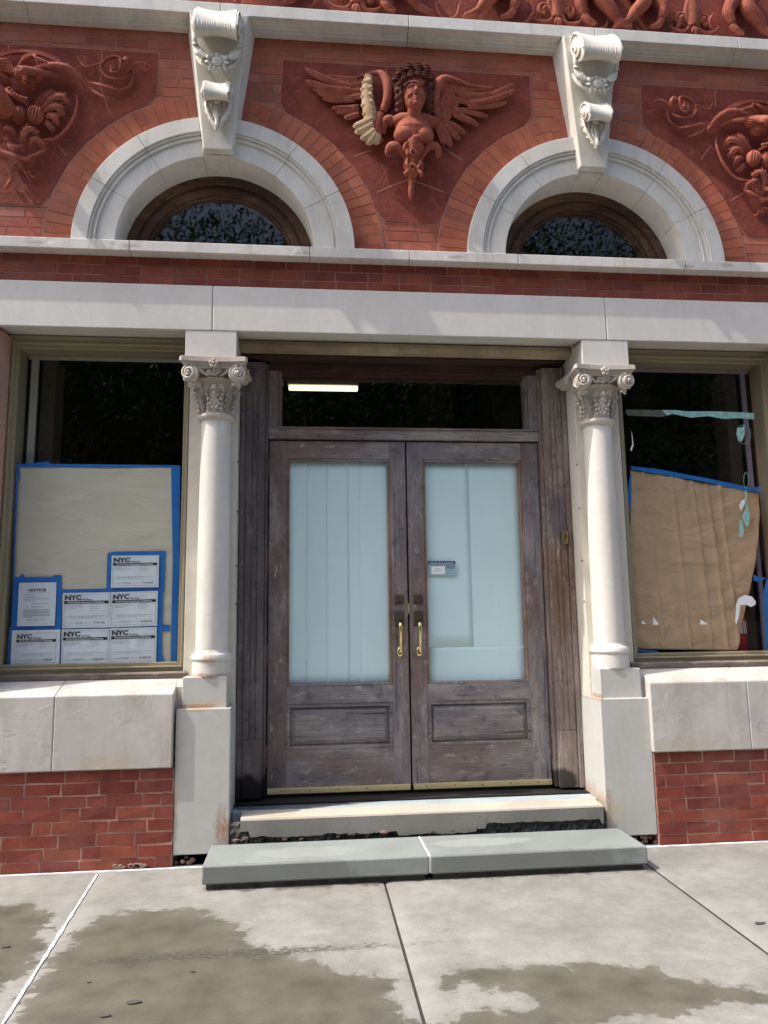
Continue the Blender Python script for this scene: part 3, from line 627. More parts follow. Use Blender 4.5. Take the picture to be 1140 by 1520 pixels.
# ------------------------------------------------------------------ door surround
m = MB(); m.box(-1.149, 1.149, .335, .62, 3.222, 3.27); m.build('door_head', 'wood_dark', B, bevel=.004, label='dark brown wooden head board above the transom window')
m = MB(); m.extx([(.205, 3.225), (.3, 3.225), (.3, 3.285), (.215, 3.285), (.208, 3.262), (.200, 3.255)], -1.147, 1.147); m.build('weather_board', 'peel', B, bevel=.003, label='narrow board with peeling beige paint under the lintel')
m = MB(); m.extx([(.33, 3.17), (.36, 3.17), (.36, 3.215), (.30, 3.215), (.30, 3.19)], -1.147, 1.147); m.extx([(.40, 3.13), (.43, 3.13), (.43, 3.025), (.40, 3.10)], -1.0, 1.0)
for s, mt, lab in ((-1, 'jambL', 'grey weathered fluted door jamb on the left'), (1, 'jambR', 'brown weathered fluted door jamb on the right')):
    def xb(a, b): return (s*b, s*a) if s < 0 else (a, b)
    j = MB(); x0, x1 = xb(.985, 1.151); j.box(x0, x1, .392, .60, .285, 3.2)
    x0, x1 = xb(1.118, 1.1495); j.box(x0, x1, .372, .60, .285, 3.2)              # outer fillet
    for a, b in ((1.000, 1.029), (1.036, 1.065), (1.072, 1.112)): x0, x1 = xb(a, b); j.box(x0, x1, .3865, .40, .66, 2.98)
    for za, zb in ((.285, .655), (2.985, 3.15)): x0, x1 = xb(.998, 1.112); j.box(x0, x1, .3868, .40, za, zb)
    x0, x1 = xb(.965, .985); j.box(x0, x1, .43, .60, .285, 3.2)
    x0, x1 = xb(.99, 1.1); jb = j.build('door_jamb', mt, B, bevel=.004, label=lab)
    if s > 0:
        k = MB(); k.box(1.068, 1.104, .345, .379, 1.918, 2.003); kb = k.build('key_box', 'brass', jb, bevel=.002, label='small brass box on the right jamb')
        k = MB(); k.box(1.086, 1.093, .3435, .346, 1.962, 1.974); k.build('key_slot', 'rubber', kb)
# transom
m = MB(); m.box(-.965, .965, .455, .56, 2.672, 2.742); 
m.extx([(.44, 2.742), (.52, 2.742), (.52, 2.765), (.455, 2.757)], -.965, .965)
for s in (-1, 1): m.cur = 1; m.box(s*.965 if s < 0 else .90, s*.90 if s < 0 else .965, .455, .56, 2.745, 3.20); m.box(s*.902 if s < 0 else .872, s*.872 if s < 0 else .902, .478, .55, 2.745, 3.20)
m.cur = 2; m.box(-.962, .962, .452, .56, 3.158, 3.22); m.box(-.872, .872, .472, .55, 3.132, 3.16)
tr = m.build('transom_window', ['wood_h', 'wood_v', 'wood_dark'], B, bevel=.004, label='wide glass transom in a dark wooden frame above the doors')
m = MB(); m.add([(-.875, .505, 2.75), (.875, .505, 2.75), (.875, .505, 3.15), (-.875, .505, 3.15)], [(0, 1, 2, 3)]); m.build('pane', 'glass', tr)

def door(s, side):
    X = lambda a, b: (min(s*a, s*b), max(s*a, s*b)); m = MB()   # a,b measured outward from the meeting edge
    def bx(mb, a, b, y0, y1, z0, z1): x0, x1 = X(a, b); mb.box(x0, x1, y0, y1, z0, z1)
    Y0 = .48
    m.cur = 0; bx(m, .006, .118, Y0, Y0+.055, .31, 2.66); bx(m, .832, .957, Y0, Y0+.055, .31, 2.66)
    m.cur = 1
    for z0, z1 in ((2.535, 2.66), (.862, .975), (.31, .565)): bx(m, .118, .832, Y0+.0005, Y0+.054, z0, z1)
    d = m.build('door', ['wood_v', 'wood_h'], B, bevel=.003, label='%s leaf of the weathered wooden double door' % side)
    # glazing beads
    g = MB(); g.cur = 0; bx(g, .118, .134, Y0+.006, Y0+.04, .975, 2.535); bx(g, .816, .832, Y0+.006, Y0+.04, .975, 2.535); g.cur = 1; bx(g, .134, .816, Y0+.006, Y0+.04, 2.518, 2.535); bx(g, .134, .816, Y0+.004, Y0+.04, .975, .992)
    g.build('glazing_bead', ['wood_bead', 'wood_h'], d, bevel=.004)
    g = MB(); x0, x1 = X(.13, .82); g.add([(x0, Y0+.03, .985), (x1, Y0+.03, .985), (x1, Y0+.03, 2.525), (x0, Y0+.03, 2.525)], [(0, 1, 2, 3)]); g.build('pane', 'glass_door', d)
    # sunk panel with raised field
    g = MB(); x0, x1 = X(.118, .832); g.box(x0, x1, Y0+.03, Y0+.05, .565, .862)
    for (a, b, z0, z1) in ((.118, .832, .838, .862), (.118, .832, .565, .589), (.118, .142, .589, .838), (.808, .832, .589, .838)): bx(g, a, b, Y0+.008, Y0+.03, z0, z1)
    xa, xb_ = X(.178, .772); za, zb = .625, .803; q = .032
    ring0 = [(xa-q, Y0+.03, za-q), (xb_+q, Y0+.03, za-q), (xb_+q, Y0+.03, zb+q), (xa-q, Y0+.03, zb+q)]; ring1 = [(xa, Y0+.008, za), (xb_, Y0+.008, za), (xb_, Y0+.008, zb), (xa, Y0+.008, zb)]
    g.add(ring0+ring1, [(4, 5, 6, 7), (0, 1, 5, 4), (1, 2, 6, 5), (2, 3, 7, 6), (3, 0, 4, 7)]); g.build('panel', 'wood_h', d, bevel=.002)
    # hinges
    for z in (2.47, 1.82, 1.19, .535):
        h = MB(); hx = s*.962; hh = .062
        h.lathe([(.0, z-hh-.010), (.006, z-hh-.009), (.0085, z-hh), (.0085, z-hh*.35), (.0075, z-hh*.34), (.0085, z-hh*.33), (.0085, z+hh*.33), (.0075, z+hh*.34), (.0085, z+hh*.35), (.0085, z+hh), (.006, z+hh+.009), (0, z+hh+.010)], hx, Y0-.012, 12)
        h.build('hinge', 'rusty', d, smooth='auto')
    # brass kick strip, rubber sweep
    g = MB(); x0, x1 = X(.010, .955); g.box(x0, x1, Y0-.014, Y0, .292, .330); ks = g.build('kick_strip', 'brass_dull', d, bevel=.003, label='pale brass strip along the foot of the door')
    for k in range(5): g = MB(); g.spin([(0, .0045), (.002, .003)], (lerp(x0+.09, x1-.1, k/4), Y0-.0142, .312), (0, -1, 0), 8); g.build('screw', 'rubber', ks)
    g = MB(); g.box(x0, x1, Y0+.004, Y0+.03, .262, .3); g.build('door_sweep', 'rubber', d)
    # dead bolt and handle set
    hx = s*.066
    g = MB(); z = 1.548
    def pyr(mb, cx, cz, hw, hh, y, t, b=.008): mb.add([(cx-hw, y, cz-hh), (cx+hw, y, cz-hh), (cx+hw, y, cz+hh), (cx-hw, y, cz+hh), (cx-hw+b, y-t, cz-hh+b), (cx+hw-b, y-t, cz-hh+b), (cx+hw-b, y-t, cz+hh-b), (cx-hw+b, y-t, cz+hh-b)], [(4, 5, 6, 7), (0, 1, 5, 4), (1, 2, 6, 5), (2, 3, 7, 6), (3, 0, 4, 7), (3, 2, 1, 0)])
    pyr(g, hx, z, .033, .033, Y0, .018); db = g.build('dead_bolt', 'bronze', d, bevel=.0015)
    g = MB(); g.spin([(0, .019), (.006, .018), (.006, .012), (.003, .011)], (hx, Y0-.018, z), (0, -1, 0), 24); g.build('lock_cylinder', 'bronze', db, smooth='auto')
    g = MB(); pyr(g, hx, 1.418, .033, .053, Y0, .020); hp = g.build('handle_plate', 'bronze', d, bevel=.0015)
    g = MB(); g.sweep(curve([(hx, Y0-.018, 1.425), (hx, Y0-.035, 1.425), (hx, Y0-.05, 1.418)], 4), [.016]*9, [.003]*9, (0, 0, 1), 8); g.build('thumb_latch', 'bronze', hp, smooth='auto')
    g = MB(); P = curve([(hx, Y0-.012, 1.385), (hx, Y0-.045, 1.388), (hx, Y0-.068, 1.365), (hx, Y0-.066, 1.30), (hx, Y0-.052, 1.23), (hx, Y0-.042, 1.20), (hx, Y0-.018, 1.186), (hx, Y0, 1.185)], 5)
    g.sweep(P, [.011, .011, .0115, .012, .0125, .013, .013, .0135, .0135, .013, .0125, .012, .0115, .011, .0105, .010, .010, .010, .0095, .0095, .009, .009, .0095, .010, .0105, .011, .011, .011, .011, .012, .012, .012, .012, .012, .012, .012][:len(P)], None, (1, 0, 0), 12)
    g.ball((hx, Y0-.004, 1.193), (.021, .010, .034), 16); g.build('handle', 'brass', d, smooth=True, label='curved brass pull handle')
    if s < 0:
        g = MB(); g.box(.0-.004, .004, Y0-.006, Y0+.03, 1.45, 1.52); g.build('strike_plate', 'brass_dull', d, bevel=.001)
    return d
door(-1, 'left'); door(1, 'right')
# paper covering the inside of the door glass
def sheet(name, x0, x1, y, z0, z1, mat, n=10, amp=.002, th=.0008):
    m = MB(); vs = []; NZ = 14
    ph = random.uniform(0, 6)
    for j in range(NZ+1):
        for i in range(n+1):
            x = lerp(x0, x1, i/n); z = lerp(z0, z1, j/NZ); vs.append((x, y+amp*math.sin(x*17+ph+z*2)+amp*.6*math.sin(z*9+ph), z))
    fs = [(j*(n+1)+i, j*(n+1)+i+1, (j+1)*(n+1)+i+1, (j+1)*(n+1)+i) for j in range(NZ) for i in range(n)]
    m.add(vs, fs); o = m.build(name, mat); 
    so = o.modifiers.new('thick', 'SOLIDIFY'); so.thickness = th; so.offset = 1
    for p in o.data.polygons: p.use_smooth = True
    return o
xs = [-.835, -.70, -.56, -.41, -.33, -.12]
g0 = 'pale blue paper strips inside the left door glass'
labs = ['pale blue paper strip at the hinge edge of the left door glass', 'pale blue paper strip second from the hinge in the left door glass', 'pale blue paper strip in the middle of the left door glass', 'narrow pale blue paper strip right of middle in the left door glass', 'pale blue paper strip beside the handle in the left door glass']
for i in range(5): tag(sheet('paper_strip', xs[i]-.006, xs[i+1]+.006, .521+.0004*(i % 2), .95, 2.55, 'cyan', 6, .0003), labs[i], 'paper', g0)
tag(sheet('paper_sheet', .11, .84, .5265, .95, 2.55, 'cyan', 10, .0006), 'large pale blue paper covering the right door glass', 'paper')
tag(sheet('paper_sheet', .11, .455, .5248, 1.22, 2.53, 'cyan', 8, .0005), 'pale blue paper overlapping the left half of the right door glass', 'paper')
tag(sheet('paper_sheet', .11, .84, .5242, .965, 1.215, 'cyan', 8, .0005), 'low pale blue paper strip across the foot of the right door glass', 'paper')

# ------------------------------------------------------------------ shop windows
def shop_window(s, side):
    X = lambda a, b: (min(s*a, s*b), max(s*a, s*b)); m = MB()
    def fr(a0, a1, z0, z1, w, y0, y1, wb=None):
        wb = wb or w
        for (a, b, c, d) in ((a0, a0+w, z0, z1), (a1-w, a1, z0, z1), (a0+w, a1-w, z1-w, z1), (a0+w, a1-w, z0, z0+wb)): x0, x1 = X(a, b); m.box(x0, x1, y0, y1, c, d)
    fr(1.425, 2.66, 1.106, 3.29, .052, .225, .40, .03); fr(1.472, 2.612, 1.13, 3.245, .016, .212, .36, .013); fr(1.484, 2.600, 1.142, 3.232, .026, .236, .40, .022)
    o = m.build('shop_window', 'tan', B, bevel=.004, label='large fixed shop window on the %s with a drab olive frame' % side)
    m = MB(); x0, x1 = X(1.505, 2.58); m.add([(x0, .262, 1.18), (x1, .262, 1.18), (x1, .262, 3.21), (x0, .262, 3.21)], [(0, 1, 2, 3)]); m.build('pane', 'glass', o)
    m = MB(); x0, x1 = X(1.44, 2.64); m.extx([(.19, 1.066), (.4, 1.066), (.4, 1.107), (.2, 1.107), (.185, 1.097)], x0, x1)
    m.build('sill', 'sillwood', o, bevel=.004, label='dark weathered timber sill')
    m = MB(); x0, x1 = X(1.42, 2.66); m.box(x0, x1, .24, .42, 3.262, 3.30); m.build('head_trim', 'tan', o)
    # inner casing seen through the glass
    m = MB()
    for (a, b) in ((1.48, 1.512), ((2.505, 2.55) if s < 0 else (2.51, 2.54))): x0, x1 = X(a, b); m.box(x0, x1, .40, .42, 1.16, 3.22)
    x0, x1 = X(1.5, 2.57); m.box(x0, x1, .401, .421, 3.19, 3.215); m.build('inner_casing', 'casing' if s < 0 else 'lilac', o)
    m = MB(); x0, x1 = X(2.40, 2.49); m.box(x0, x1, .44, .62, 1.16, 3.2); m.build('inner_lining', 'inner_brown', o)
    return o
shop_window(-1, 'left'); shop_window(1, 'right')
# room behind
m = MB()
X0, X1, Y0, Y1, Z0, Z1 = -4.1, 4.1, .62, 6.0, .25, 5.0
m.add([(X0, Y0, Z0), (X1, Y0, Z0), (X1, Y1, Z0), (X0, Y1, Z0), (X0, Y0, Z1), (X1, Y0, Z1), (X1, Y1, Z1), (X0, Y1, Z1)], [(4, 5, 6, 7), (2, 3, 7, 6), (1, 2, 6, 5), (3, 0, 4, 7)])
m.build('room_wall', 'room', B); m = MB(); m.add([(X0, .3, Z0+.02), (X1, .3, Z0+.02), (X1, Y1, Z0+.02), (X0, Y1, Z0+.02)], [(0, 1, 2, 3)]); m.build('room_floor', 'room_floor', B)
m = MB()   # masonry thickness filling between openings
for a, b in ((-1.5, -1.14), (1.14, 1.5)): m.box(a, b, .56, .62, .25, 3.3)
m.box(-4.1, 4.1, .31, .62, 3.30, 3.70); m.box(-4.1, 4.1, .31, .62, .25, 1.06) if False else None
for a, b in ((-4.1, -1.5), (1.5, 4.1)): m.box(a, b, .31, .62, .25, 1.05)
m.box(-1.2, 1.2, .56, .62, 3.16, 3.31)
m.box(-.6, .6, .25, .62, 3.7, 5.0)
for a, b in ((-4.1, -2.0), (2.0, 4.1)): m.box(a, b, .25, .62, 3.7, 5.0)
m.box(-4.1, 4.1, .25, .62, 4.55, 5.0); m.box(-4.1, -2.61, .3, .62, 1, 3.4); m.box(2.61, 4.1, .3, .62, 1, 3.4)
m.build('inner_wall', 'room', B)
m = MB()
for a, b, c, d in ((-4.2, 4.2, 5.55, 7.2),): m.box(a, b, .06, .3, c, d)
m.build('upper_wall', 'mortar_up', B)

# ------------------------------------------------------------------ doorstep
m = MB(); m.box(-1.147, 1.147, .16, .60, .20, .262); ds_ = m.build('doorstep', ['marble'], None, bevel=.003)
tag(ds_, 'worn two part stone doorstep under the double doors, chipped along its foot', 'doorstep')
xs = [-1.085+i*.012 for i in range(185)]; 
from mathutils import noise as mnoise
def rag(x, q): return q*2.2*(mnoise.noise(Vector((x*9, 1.3, 0)))+.6*mnoise.noise(Vector((x*27, 4.3, 0)))+.45*mnoise.noise(Vector((x*80, 7, 0))))
top = []; m = MB(); vs = []
for x in xs:
    bz = .150+rag(x, .006) if not (.38 < x < 1.1) else .176+rag(x*.7, .004)
    if -.15 < x < .32: bz = .128+rag(x, .004)
    if x < -1.03: bz = .185
    bz = max(.1, bz)
    fy = .0012*math.sin(x*9); vs += [(x, fy+.004, bz), (x, fy, .246), (x, fy+.004, .256), (x, .17+rag(x*.5+1, .012), .2655), (x, .17, bz)]
n = len(xs); fs = [(5*i+k, 5*i+5+k, 5*i+5+(k+1) % 5, 5*i+(k+1) % 5) for i in range(n-1) for k in range(5)]+[tuple(range(5)), tuple(5*(n-1)+k for k in (4, 3, 2, 1, 0))]
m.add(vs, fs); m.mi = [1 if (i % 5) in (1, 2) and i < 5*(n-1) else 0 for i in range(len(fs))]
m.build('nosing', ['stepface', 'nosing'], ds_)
m = MB(); vs = []; NX, NZ = 150, 10
for j in range(NZ+1):
    for i in range(NX+1): vs.append((lerp(-1.147, 1.147, i/NX), .03+random.uniform(-.008, .012), lerp(.03, .235, j/NZ)))
m.add(vs, [(j*(NX+1)+i, j*(NX+1)+i+1, (j+1)*(NX+1)+i+1, (j+1)*(NX+1)+i) for j in range(NZ) for i in range(NX)])
for k in range(60): r = random.uniform(.008, .02); m.ball((random.uniform(-1.1, .35), .03, random.uniform(.12, .15)), (r*1.6, r, r), 6)
m.build('broken_core', 'rubble', ds_)['kind'] = 'stuff'
m = MB()
for k in range(16): r = random.uniform(.006, .014); m.ball((random.uniform(-1.12, .3), .012, random.uniform(.128, .15)), (r*1.8, r, r), 6)
m.ball((-.235, .006, .150), (.03, .016, .014), 8)
m.build('stone_chip', 'rubble_pale', ds_)['kind'] = 'stuff'
for a, b, lab in ((-1.248, -.034, 'left of two grey blue stone step slabs on the sidewalk before the door'), (-.029, 1.202, 'right of two grey blue stone step slabs on the sidewalk before the door')):
    m = MB(); m.box(a, b, -.43, -.028, .031, .127); t = m.build('step_slab', 'bluestone', None, bevel=.010, seg=3, smooth='auto'); tag(t, lab, 'step slab', 'step slabs before the door')
    m = MB(); m.box(a+.02, b-.02, -.40, .02, -.01, .03); m.build('mortar_bed', 'rubble', t)
m = MB(); m.box(-.036, -.027, -.425, -.03, .04, .1262); tag(m.build('joint_filler', 'white_caulk'), 'thin white filled joint between the two step slabs', 'joint filler')

# ================================================================== PAPERS IN THE SHOP WINDOWS
def font_mesh(txt, size, bold=0, align='LEFT'):
    c = bpy.data.curves.new('text', 'FONT'); c.body = txt; c.size = size; c.offset = bold; c.align_x = align; c.resolution_u = 2
    o = bpy.data.objects.new('text', c); sc.collection.objects.link(o); bpy.context.view_layer.update()
    me = bpy.data.meshes.new_from_object(o.evaluated_get(bpy.context.evaluated_depsgraph_get()))
    vs = [v.co.copy() for v in me.vertices]; fs = [tuple(p.vertices) for p in me.polygons]
    bpy.data.objects.remove(o); bpy.data.curves.remove(c); bpy.data.meshes.remove(me); return vs, fs
class Page:
    "a sheet lying on the wall plane: TL corner, right edge, down edge measured on the photo"
    def __init__(s, tl, tr, bl, y):
        s.o = measured(*tl, y); a = measured(*tr, y)-s.o; b = measured(*bl, y)-s.o; s.W = a.length; s.H = b.length
        s.ex = a.normalized(); s.ez = b.normalized(); s.y = y
    def p(s, u, v, lift=0): return s.o+s.ex*(u*s.W)+s.ez*(v*s.H)+Vector((0, -lift, 0))
    def rect(s, m, u0, u1, v0, v1, lift): m.add([s.p(u0, v1, lift), s.p(u1, v1, lift), s.p(u1, v0, lift), s.p(u0, v0, lift)], [(0, 1, 2, 3)])
    def text(s, m, txt, u, v, hgt, lift, bold=0, wid=None, align='LEFT'):   # v = baseline
        vs, fs = font_mesh(txt, 1, bold)
        if not vs: return
        x0 = min(q.x for q in vs); x1 = max(q.x for q in vs); k = hgt*s.H/.73; kx = (wid*s.W/(x1-x0)) if wid else k; 
        if align == 'CENTER': u = u-(x1-x0)*kx/s.W/2
        m.add([s.p(u, v, lift)+s.ex*((q.x-x0)*kx)-s.ez*(q.y*k) for q in vs], fs)
    def sheet(s, m, wav=.0012):
        nx, nz = 8, 6; ph = random.uniform(0, 6)
        vs = [s.p(i/nx, j/nz)+Vector((0, wav*math.sin(i*1.1+ph)*math.sin(j*.9+ph), 0)) for j in range(nz+1) for i in range(nx+1)]; k = len(vs)
        vs += [v+Vector((0, .0006, 0)) for v in vs]; w_ = nx+1
        fs = [(j*w_+i, (j+1)*w_+i, (j+1)*w_+i+1, j*w_+i+1) for j in range(nz) for i in range(nx)]; fs += [tuple(q+k for q in reversed(f)) for f in fs]; m.add(vs, fs)
F1 = lambda u, v: (u/4.385, 810+v/4.385)
def lines(pg, m, rows, u0, u1, lift, h=.006):
    for v, frac in rows:
        u = u0
        while u < u0+(u1-u0)*frac:
            l = random.uniform(.012, .05); pg.rect(m, u, min(u+l, u1), v, v+h, lift); u += l+.010
permits = [((727, 65), (1035, 62), (722, 274), 'construction permit alone on the top row, taped round with blue'), ((410, 308), (718, 303), (406, 538), 'construction permit in the middle row beside the notice'),
    ((724, 303), (1028, 294), (716, 531), 'construction permit in the middle row under the single top permit'), ((78, 552), (393, 545), (68, 784), 'construction permit in the bottom left corner under the notice'),
    ((402, 545), (711, 540), (396, 778), 'construction permit in the middle of the bottom row'), ((716, 537), (1020, 529), (709, 768), 'construction permit at the right end of the bottom row')]
for i, (tl, tr, bl, lab) in enumerate(permits):
    pg = Page(F1(*tl), F1(*tr), F1(*bl), .272+.0008*(i % 3)); c = pg.p(.5, 1)
    t = thing('permit_notice', c, 'white '+lab, 'permit', 'building permits taped inside the left window')
    m = MB(); pg.sheet(m); sh = m.build('sheet', 'paper', t, smooth=True)
    D = .0022
    u0, u1, v0, v1 = (.03, .965, .04, .95) if i != 3 else (.10, .92, .09, .93)
    q = lambda u: lerp(u0, u1, u); w = lambda v: lerp(v0, v1, v)
    m = MB(); pg.text(m, 'NYC', q(.02), w(.175), .145*(v1-v0), D, .045, .37*(u1-u0)); m.build('logo', 'black', sh)
    m = MB(); pg.text(m, 'Buildings', q(.42), w(.185), .045, D, .012, .20*(u1-u0)); m.build('lettering', 'black', sh)
    m = MB(); pg.rect(m, q(0), q(1), w(.215), w(.30), D); hb = m.build('header_bar', 'black', sh)
    m = MB(); pg.text(m, 'Work Permit Department Of Buildings', q(.07), w(.283), .050, D+.0006, .014, .84*(u1-u0)); m.build('lettering', 'white_print', hb)
    m = MB()
    for (a, b, c_, d) in ((0, 1, 0, .006), (0, 1, .994, 1), (0, .005, 0, 1), (.995, 1, 0, 1)): pg.rect(m, q(a), q(b), w(c_), w(d), D)
    lines(pg, m, [(w(.36), .9), (w(.40), .95), (w(.44), .6)], q(.03), q(.42), D); lines(pg, m, [(w(.35), .7), (w(.40), .8), (w(.45), .8), (w(.50), .5)], q(.6), q(.85), D)
    lines(pg, m, [(w(.68), .95), (w(.73), .7)], q(.12), q(.93), D); pg.rect(m, q(.03), q(.97), w(.70), w(.703), D); pg.rect(m, q(.03), q(.97), w(.77), w(.773), D)
    lines(pg, m, [(w(.90), 1)], q(.03), q(.2), D); lines(pg, m, [(w(.90), 1)], q(.46), q(.62), D); m.build('small_print', 'ink', sh)
    for (ua, ub, hh) in ((.22, .42, .05), (.66, .92, .055)):
        m = MB(); K = 16; P = [pg.p(q(lerp(ua, ub, k/K)), w(.895-hh*math.sin(k*1.9+i)*abs(math.cos(k*.43+.3))), D) for k in range(K+1)]; m.sweep(P, .0006 if ua < .5 else .0011, None, (0, -1, 0), 4); m.build('signature', 'black', sh)
pg = Page(F1(124, 241), F1(368, 238), F1(110, 525), .2735); t = thing('notice_sheet', pg.p(.5, 1), 'white portrait sheet headed NOTICE, taped above the bottom left permit', 'notice')
m = MB(); pg.sheet(m); sh = m.build('sheet', 'paper', t, smooth=True); D = .0022
m = MB(); vs, fs = font_mesh('NOTICE', 1, .02); pg.text(m, 'NOTICE', .27, .205, .062, D, .022, .46); m.build('heading', 'black', sh)
m = MB(); pg.rect(m, .2, .86, .235, .238, D); lines(pg, m, [(.28, .35), (.33, .5), (.375, .95), (.42, .35)], .14, .88, D, .008); lines(pg, m, [(.48, 1), (.56, .8)], .35, .78, D, .007); pg.rect(m, .24, .27, .555, .57, D)
lines(pg, m, [(.62, .95), (.655, .98), (.69, .97), (.725, 1), (.76, 1), (.79, .35)], .15, .86, D, .011); lines(pg, m, [(.84, 1), (.87, .6)], .25, .76, D, .006); pg.rect(m, .2, .8, .94, .942, D); m.build('small_print', 'ink', sh)
# kraft paper
F7 = lambda u, v: (u/3.1667, 660+v/3.1667)
def poly_sheet(name, pts, y, mat, label, cat, amp=.003, th=.0006, nx=34, nz=40, group=None, fr=(9, 6)):
    a, b, c, d = [measured(px, py, y) for px, py in pts]   # TL TR BR BL
    m = MB(); vs = []
    for j in range(nz+1):
        for i in range(nx+1):
            p = a.lerp(b, i/nx).lerp(d.lerp(c, i/nx), j/nz); vs.append(p+Vector((0, amp*(math.sin(p.x*fr[0]+p.z*3)+.6*math.sin(p.z*fr[1]+p.x*13)+.35*math.sin(p.x*41+p.z*17)), 0)))
    m.add(vs, [(j*(nx+1)+i, (j+1)*(nx+1)+i, (j+1)*(nx+1)+i+1, j*(nx+1)+i+1) for j in range(nz) for i in range(nx)])
    o = m.build(name, mat, smooth=True); s_ = o.modifiers.new('thick', 'SOLIDIFY'); s_.thickness = th; s_.offset = 1; tag(o, label, cat, group); return o
poly_sheet('kraft_sheet', [(26, 689), (264, 691), (258, 988), (15, 990)], .288, 'kraft_pale', 'pale tan paper sheet covering the lower part of the left window', 'paper', .0015)
poly_sheet('kraft_sheet', [(936, 697), (1128, 731), (1097, 1000), (932, 962)], .300, 'kraft', 'crumpled brown kraft paper hanging skewed in the right window', 'paper', .004, fr=(14, 11)) if False else None
def curved_sheet():
    y = .300; m = MB(); nx, nz = 110, 70; vs = []
    L = [(936, 697), (935, 760), (931, 850), (933, 920), (938, 963)]; Rr = [(1129, 731), (1124, 800), (1116, 860), (1107, 910), (1094, 966)]
    def along(P, t): t *= len(P)-1; i = min(int(t), len(P)-2); return (lerp(P[i][0], P[i+1][0], t-i), lerp(P[i][1], P[i+1][1], t-i))
    for j in range(nz+1):
        l = along(L, j/nz); r = along(Rr, j/nz)
        for i in range(nx+1):
            p = measured(lerp(l[0], r[0], i/nx), lerp(l[1], r[1], i/nx), y)
            w_ = .0055*(math.sin(p.x*14+p.z*4)+.6*math.sin(p.z*11+p.x*13)+.5*math.sin(p.x*47+p.z*9)+.5*math.sin(p.z*39+5*math.sin(p.x*4)))-.010*sum(math.exp(-((p.x+.05*p.z-x0)/.014)**2) for x0 in (1.78, 1.98, 2.13, 2.24, 2.33))+(.014*max(0, i/nx-.86)/.14*math.sin(p.z*6))
            vs.append(p+Vector((0, w_, 0)))
    m.add(vs, [(j*(nx+1)+i, (j+1)*(nx+1)+i, (j+1)*(nx+1)+i+1, j*(nx+1)+i+1) for j in range(nz) for i in range(nx)])
    o = m.build('kraft_sheet', 'kraft', smooth=True); s_ = o.modifiers.new('thick', 'SOLIDIFY'); s_.thickness = .0006; s_.offset = 1
    tag(o, 'crumpled brown kraft paper hanging skewed in the right window', 'paper')
curved_sheet()
def tape(pts, y, label, group):
    m = MB(); vs = [measured(px, py, y) for px, py in pts]; n = len(vs)
    m.add([tuple(v) for v in vs]+[(v.x, v.y+.0005, v.z) for v in vs], [tuple(range(n)), tuple(range(2*n-1, n-1, -1))]+[(i, (i+1) % n, (i+1) % n+n, i+n) for i in range(n)])
    tag(m.build('tape_strip', 'tape'), label, 'tape', group)
GL = 'blue masking tape in the left window'; GR = 'blue masking tape in the right window'
q7 = lambda L: [F7(*p) for p in L]; q1 = lambda L: [F1(*p) for p in L]
tape(q7([(78, 92), (230, 80), (232, 90), (845, 97), (845, 108), (78, 106)]), .284, 'long blue tape along the top edge of the pale tan paper', GL)
tape(q7([(804, 98), (847, 98), (843, 560), (830, 1020), (802, 1018), (812, 560)]), .2835, 'wide blue tape down the right edge of the pale tan paper', GL)
tape(q7([(78, 104), (92, 110), (94, 168), (86, 172), (84, 130), (82, 240), (70, 480), (68, 640), (60, 640), (66, 400), (74, 200)]), .2835, 'thin ragged blue tape down the left edge of the pale tan paper', GL)
tape(q1([(85, 207), (122, 205), (150, 180), (156, 205), (345, 203), (350, 192), (402, 190), (402, 240), (88, 242)]), .281, 'blue tape along the top of the notice sheet', GL)
tape(q1([(86, 235), (130, 235), (116, 530), (72, 530)]), .2815, 'blue tape down the left side of the notice sheet', GL)
tape(q1([(362, 235), (402, 238), (400, 548), (352, 548)]), .2815, 'blue tape between the notice sheet and the middle permits', GL)
tape(q1([(66, 522), (400, 514), (400, 556), (62, 562)]), .282, 'blue tape under the notice sheet', GL)
tape(q1([(62, 540), (82, 540), (76, 790), (44, 792), (50, 700)]), .2812, 'blue tape left of the bottom left permit', GL)
tape(q1([(400, 284), (730, 278), (730, 312), (400, 316)]), .281, 'blue tape over the middle permit beside the notice', GL)
tape(q1([(698, 50), (740, 38), (1078, 34), (1078, 70), (730, 74), (700, 80)]), .281, 'blue tape along the top of the highest permit', GL)
tape(q1([(698, 60), (732, 60), (726, 290), (692, 290)]), .2815, 'blue tape left of the highest permit', GL)
tape(q1([(1030, 60), (1076, 60), (1068, 300), (1022, 300)]), .2815, 'blue tape right of the highest permit', GL)
tape(q1([(722, 268), (1070, 266), (1068, 302), (720, 308)]), .282, 'blue tape between the highest permit and the row below', GL)
tape(q1([(1018, 296), (1062, 296), (1056, 560), (1012, 560)]), .2812, 'blue tape right of the middle row of permits', GL)
tape(q1([(400, 530), (1108, 514), (1104, 556), (396, 548)]), .2822, 'blue tape running between the middle and bottom permits', GL)
tape(q1([(1014, 556), (1056, 562), (1056, 700), (1072, 762), (1006, 768)]), .2818, 'blue tape right of the bottom row of permits', GL)
tape(q1([(386, 545), (406, 545), (400, 780), (384, 780)]), .2822, 'blue tape between the two left permits of the bottom row', GL)
tape([(936, 692), (975, 696), (1050, 710), (1116, 724), (1130, 722), (1130, 731), (1100, 727), (1040, 714), (938, 697)], .290, 'long slanting blue tape along the top of the brown kraft paper', GR)
tape([(937, 700), (937, 745), (933, 770), (932, 803), (928, 800), (930, 740), (934, 712)], .292, 'loose blue tape at the upper left edge of the brown kraft paper', GR)
tape([(1118, 852), (1124, 856), (1137, 858), (1128, 864), (1119, 862)], .296, 'short torn blue tape beside the fire extinguisher', GR)
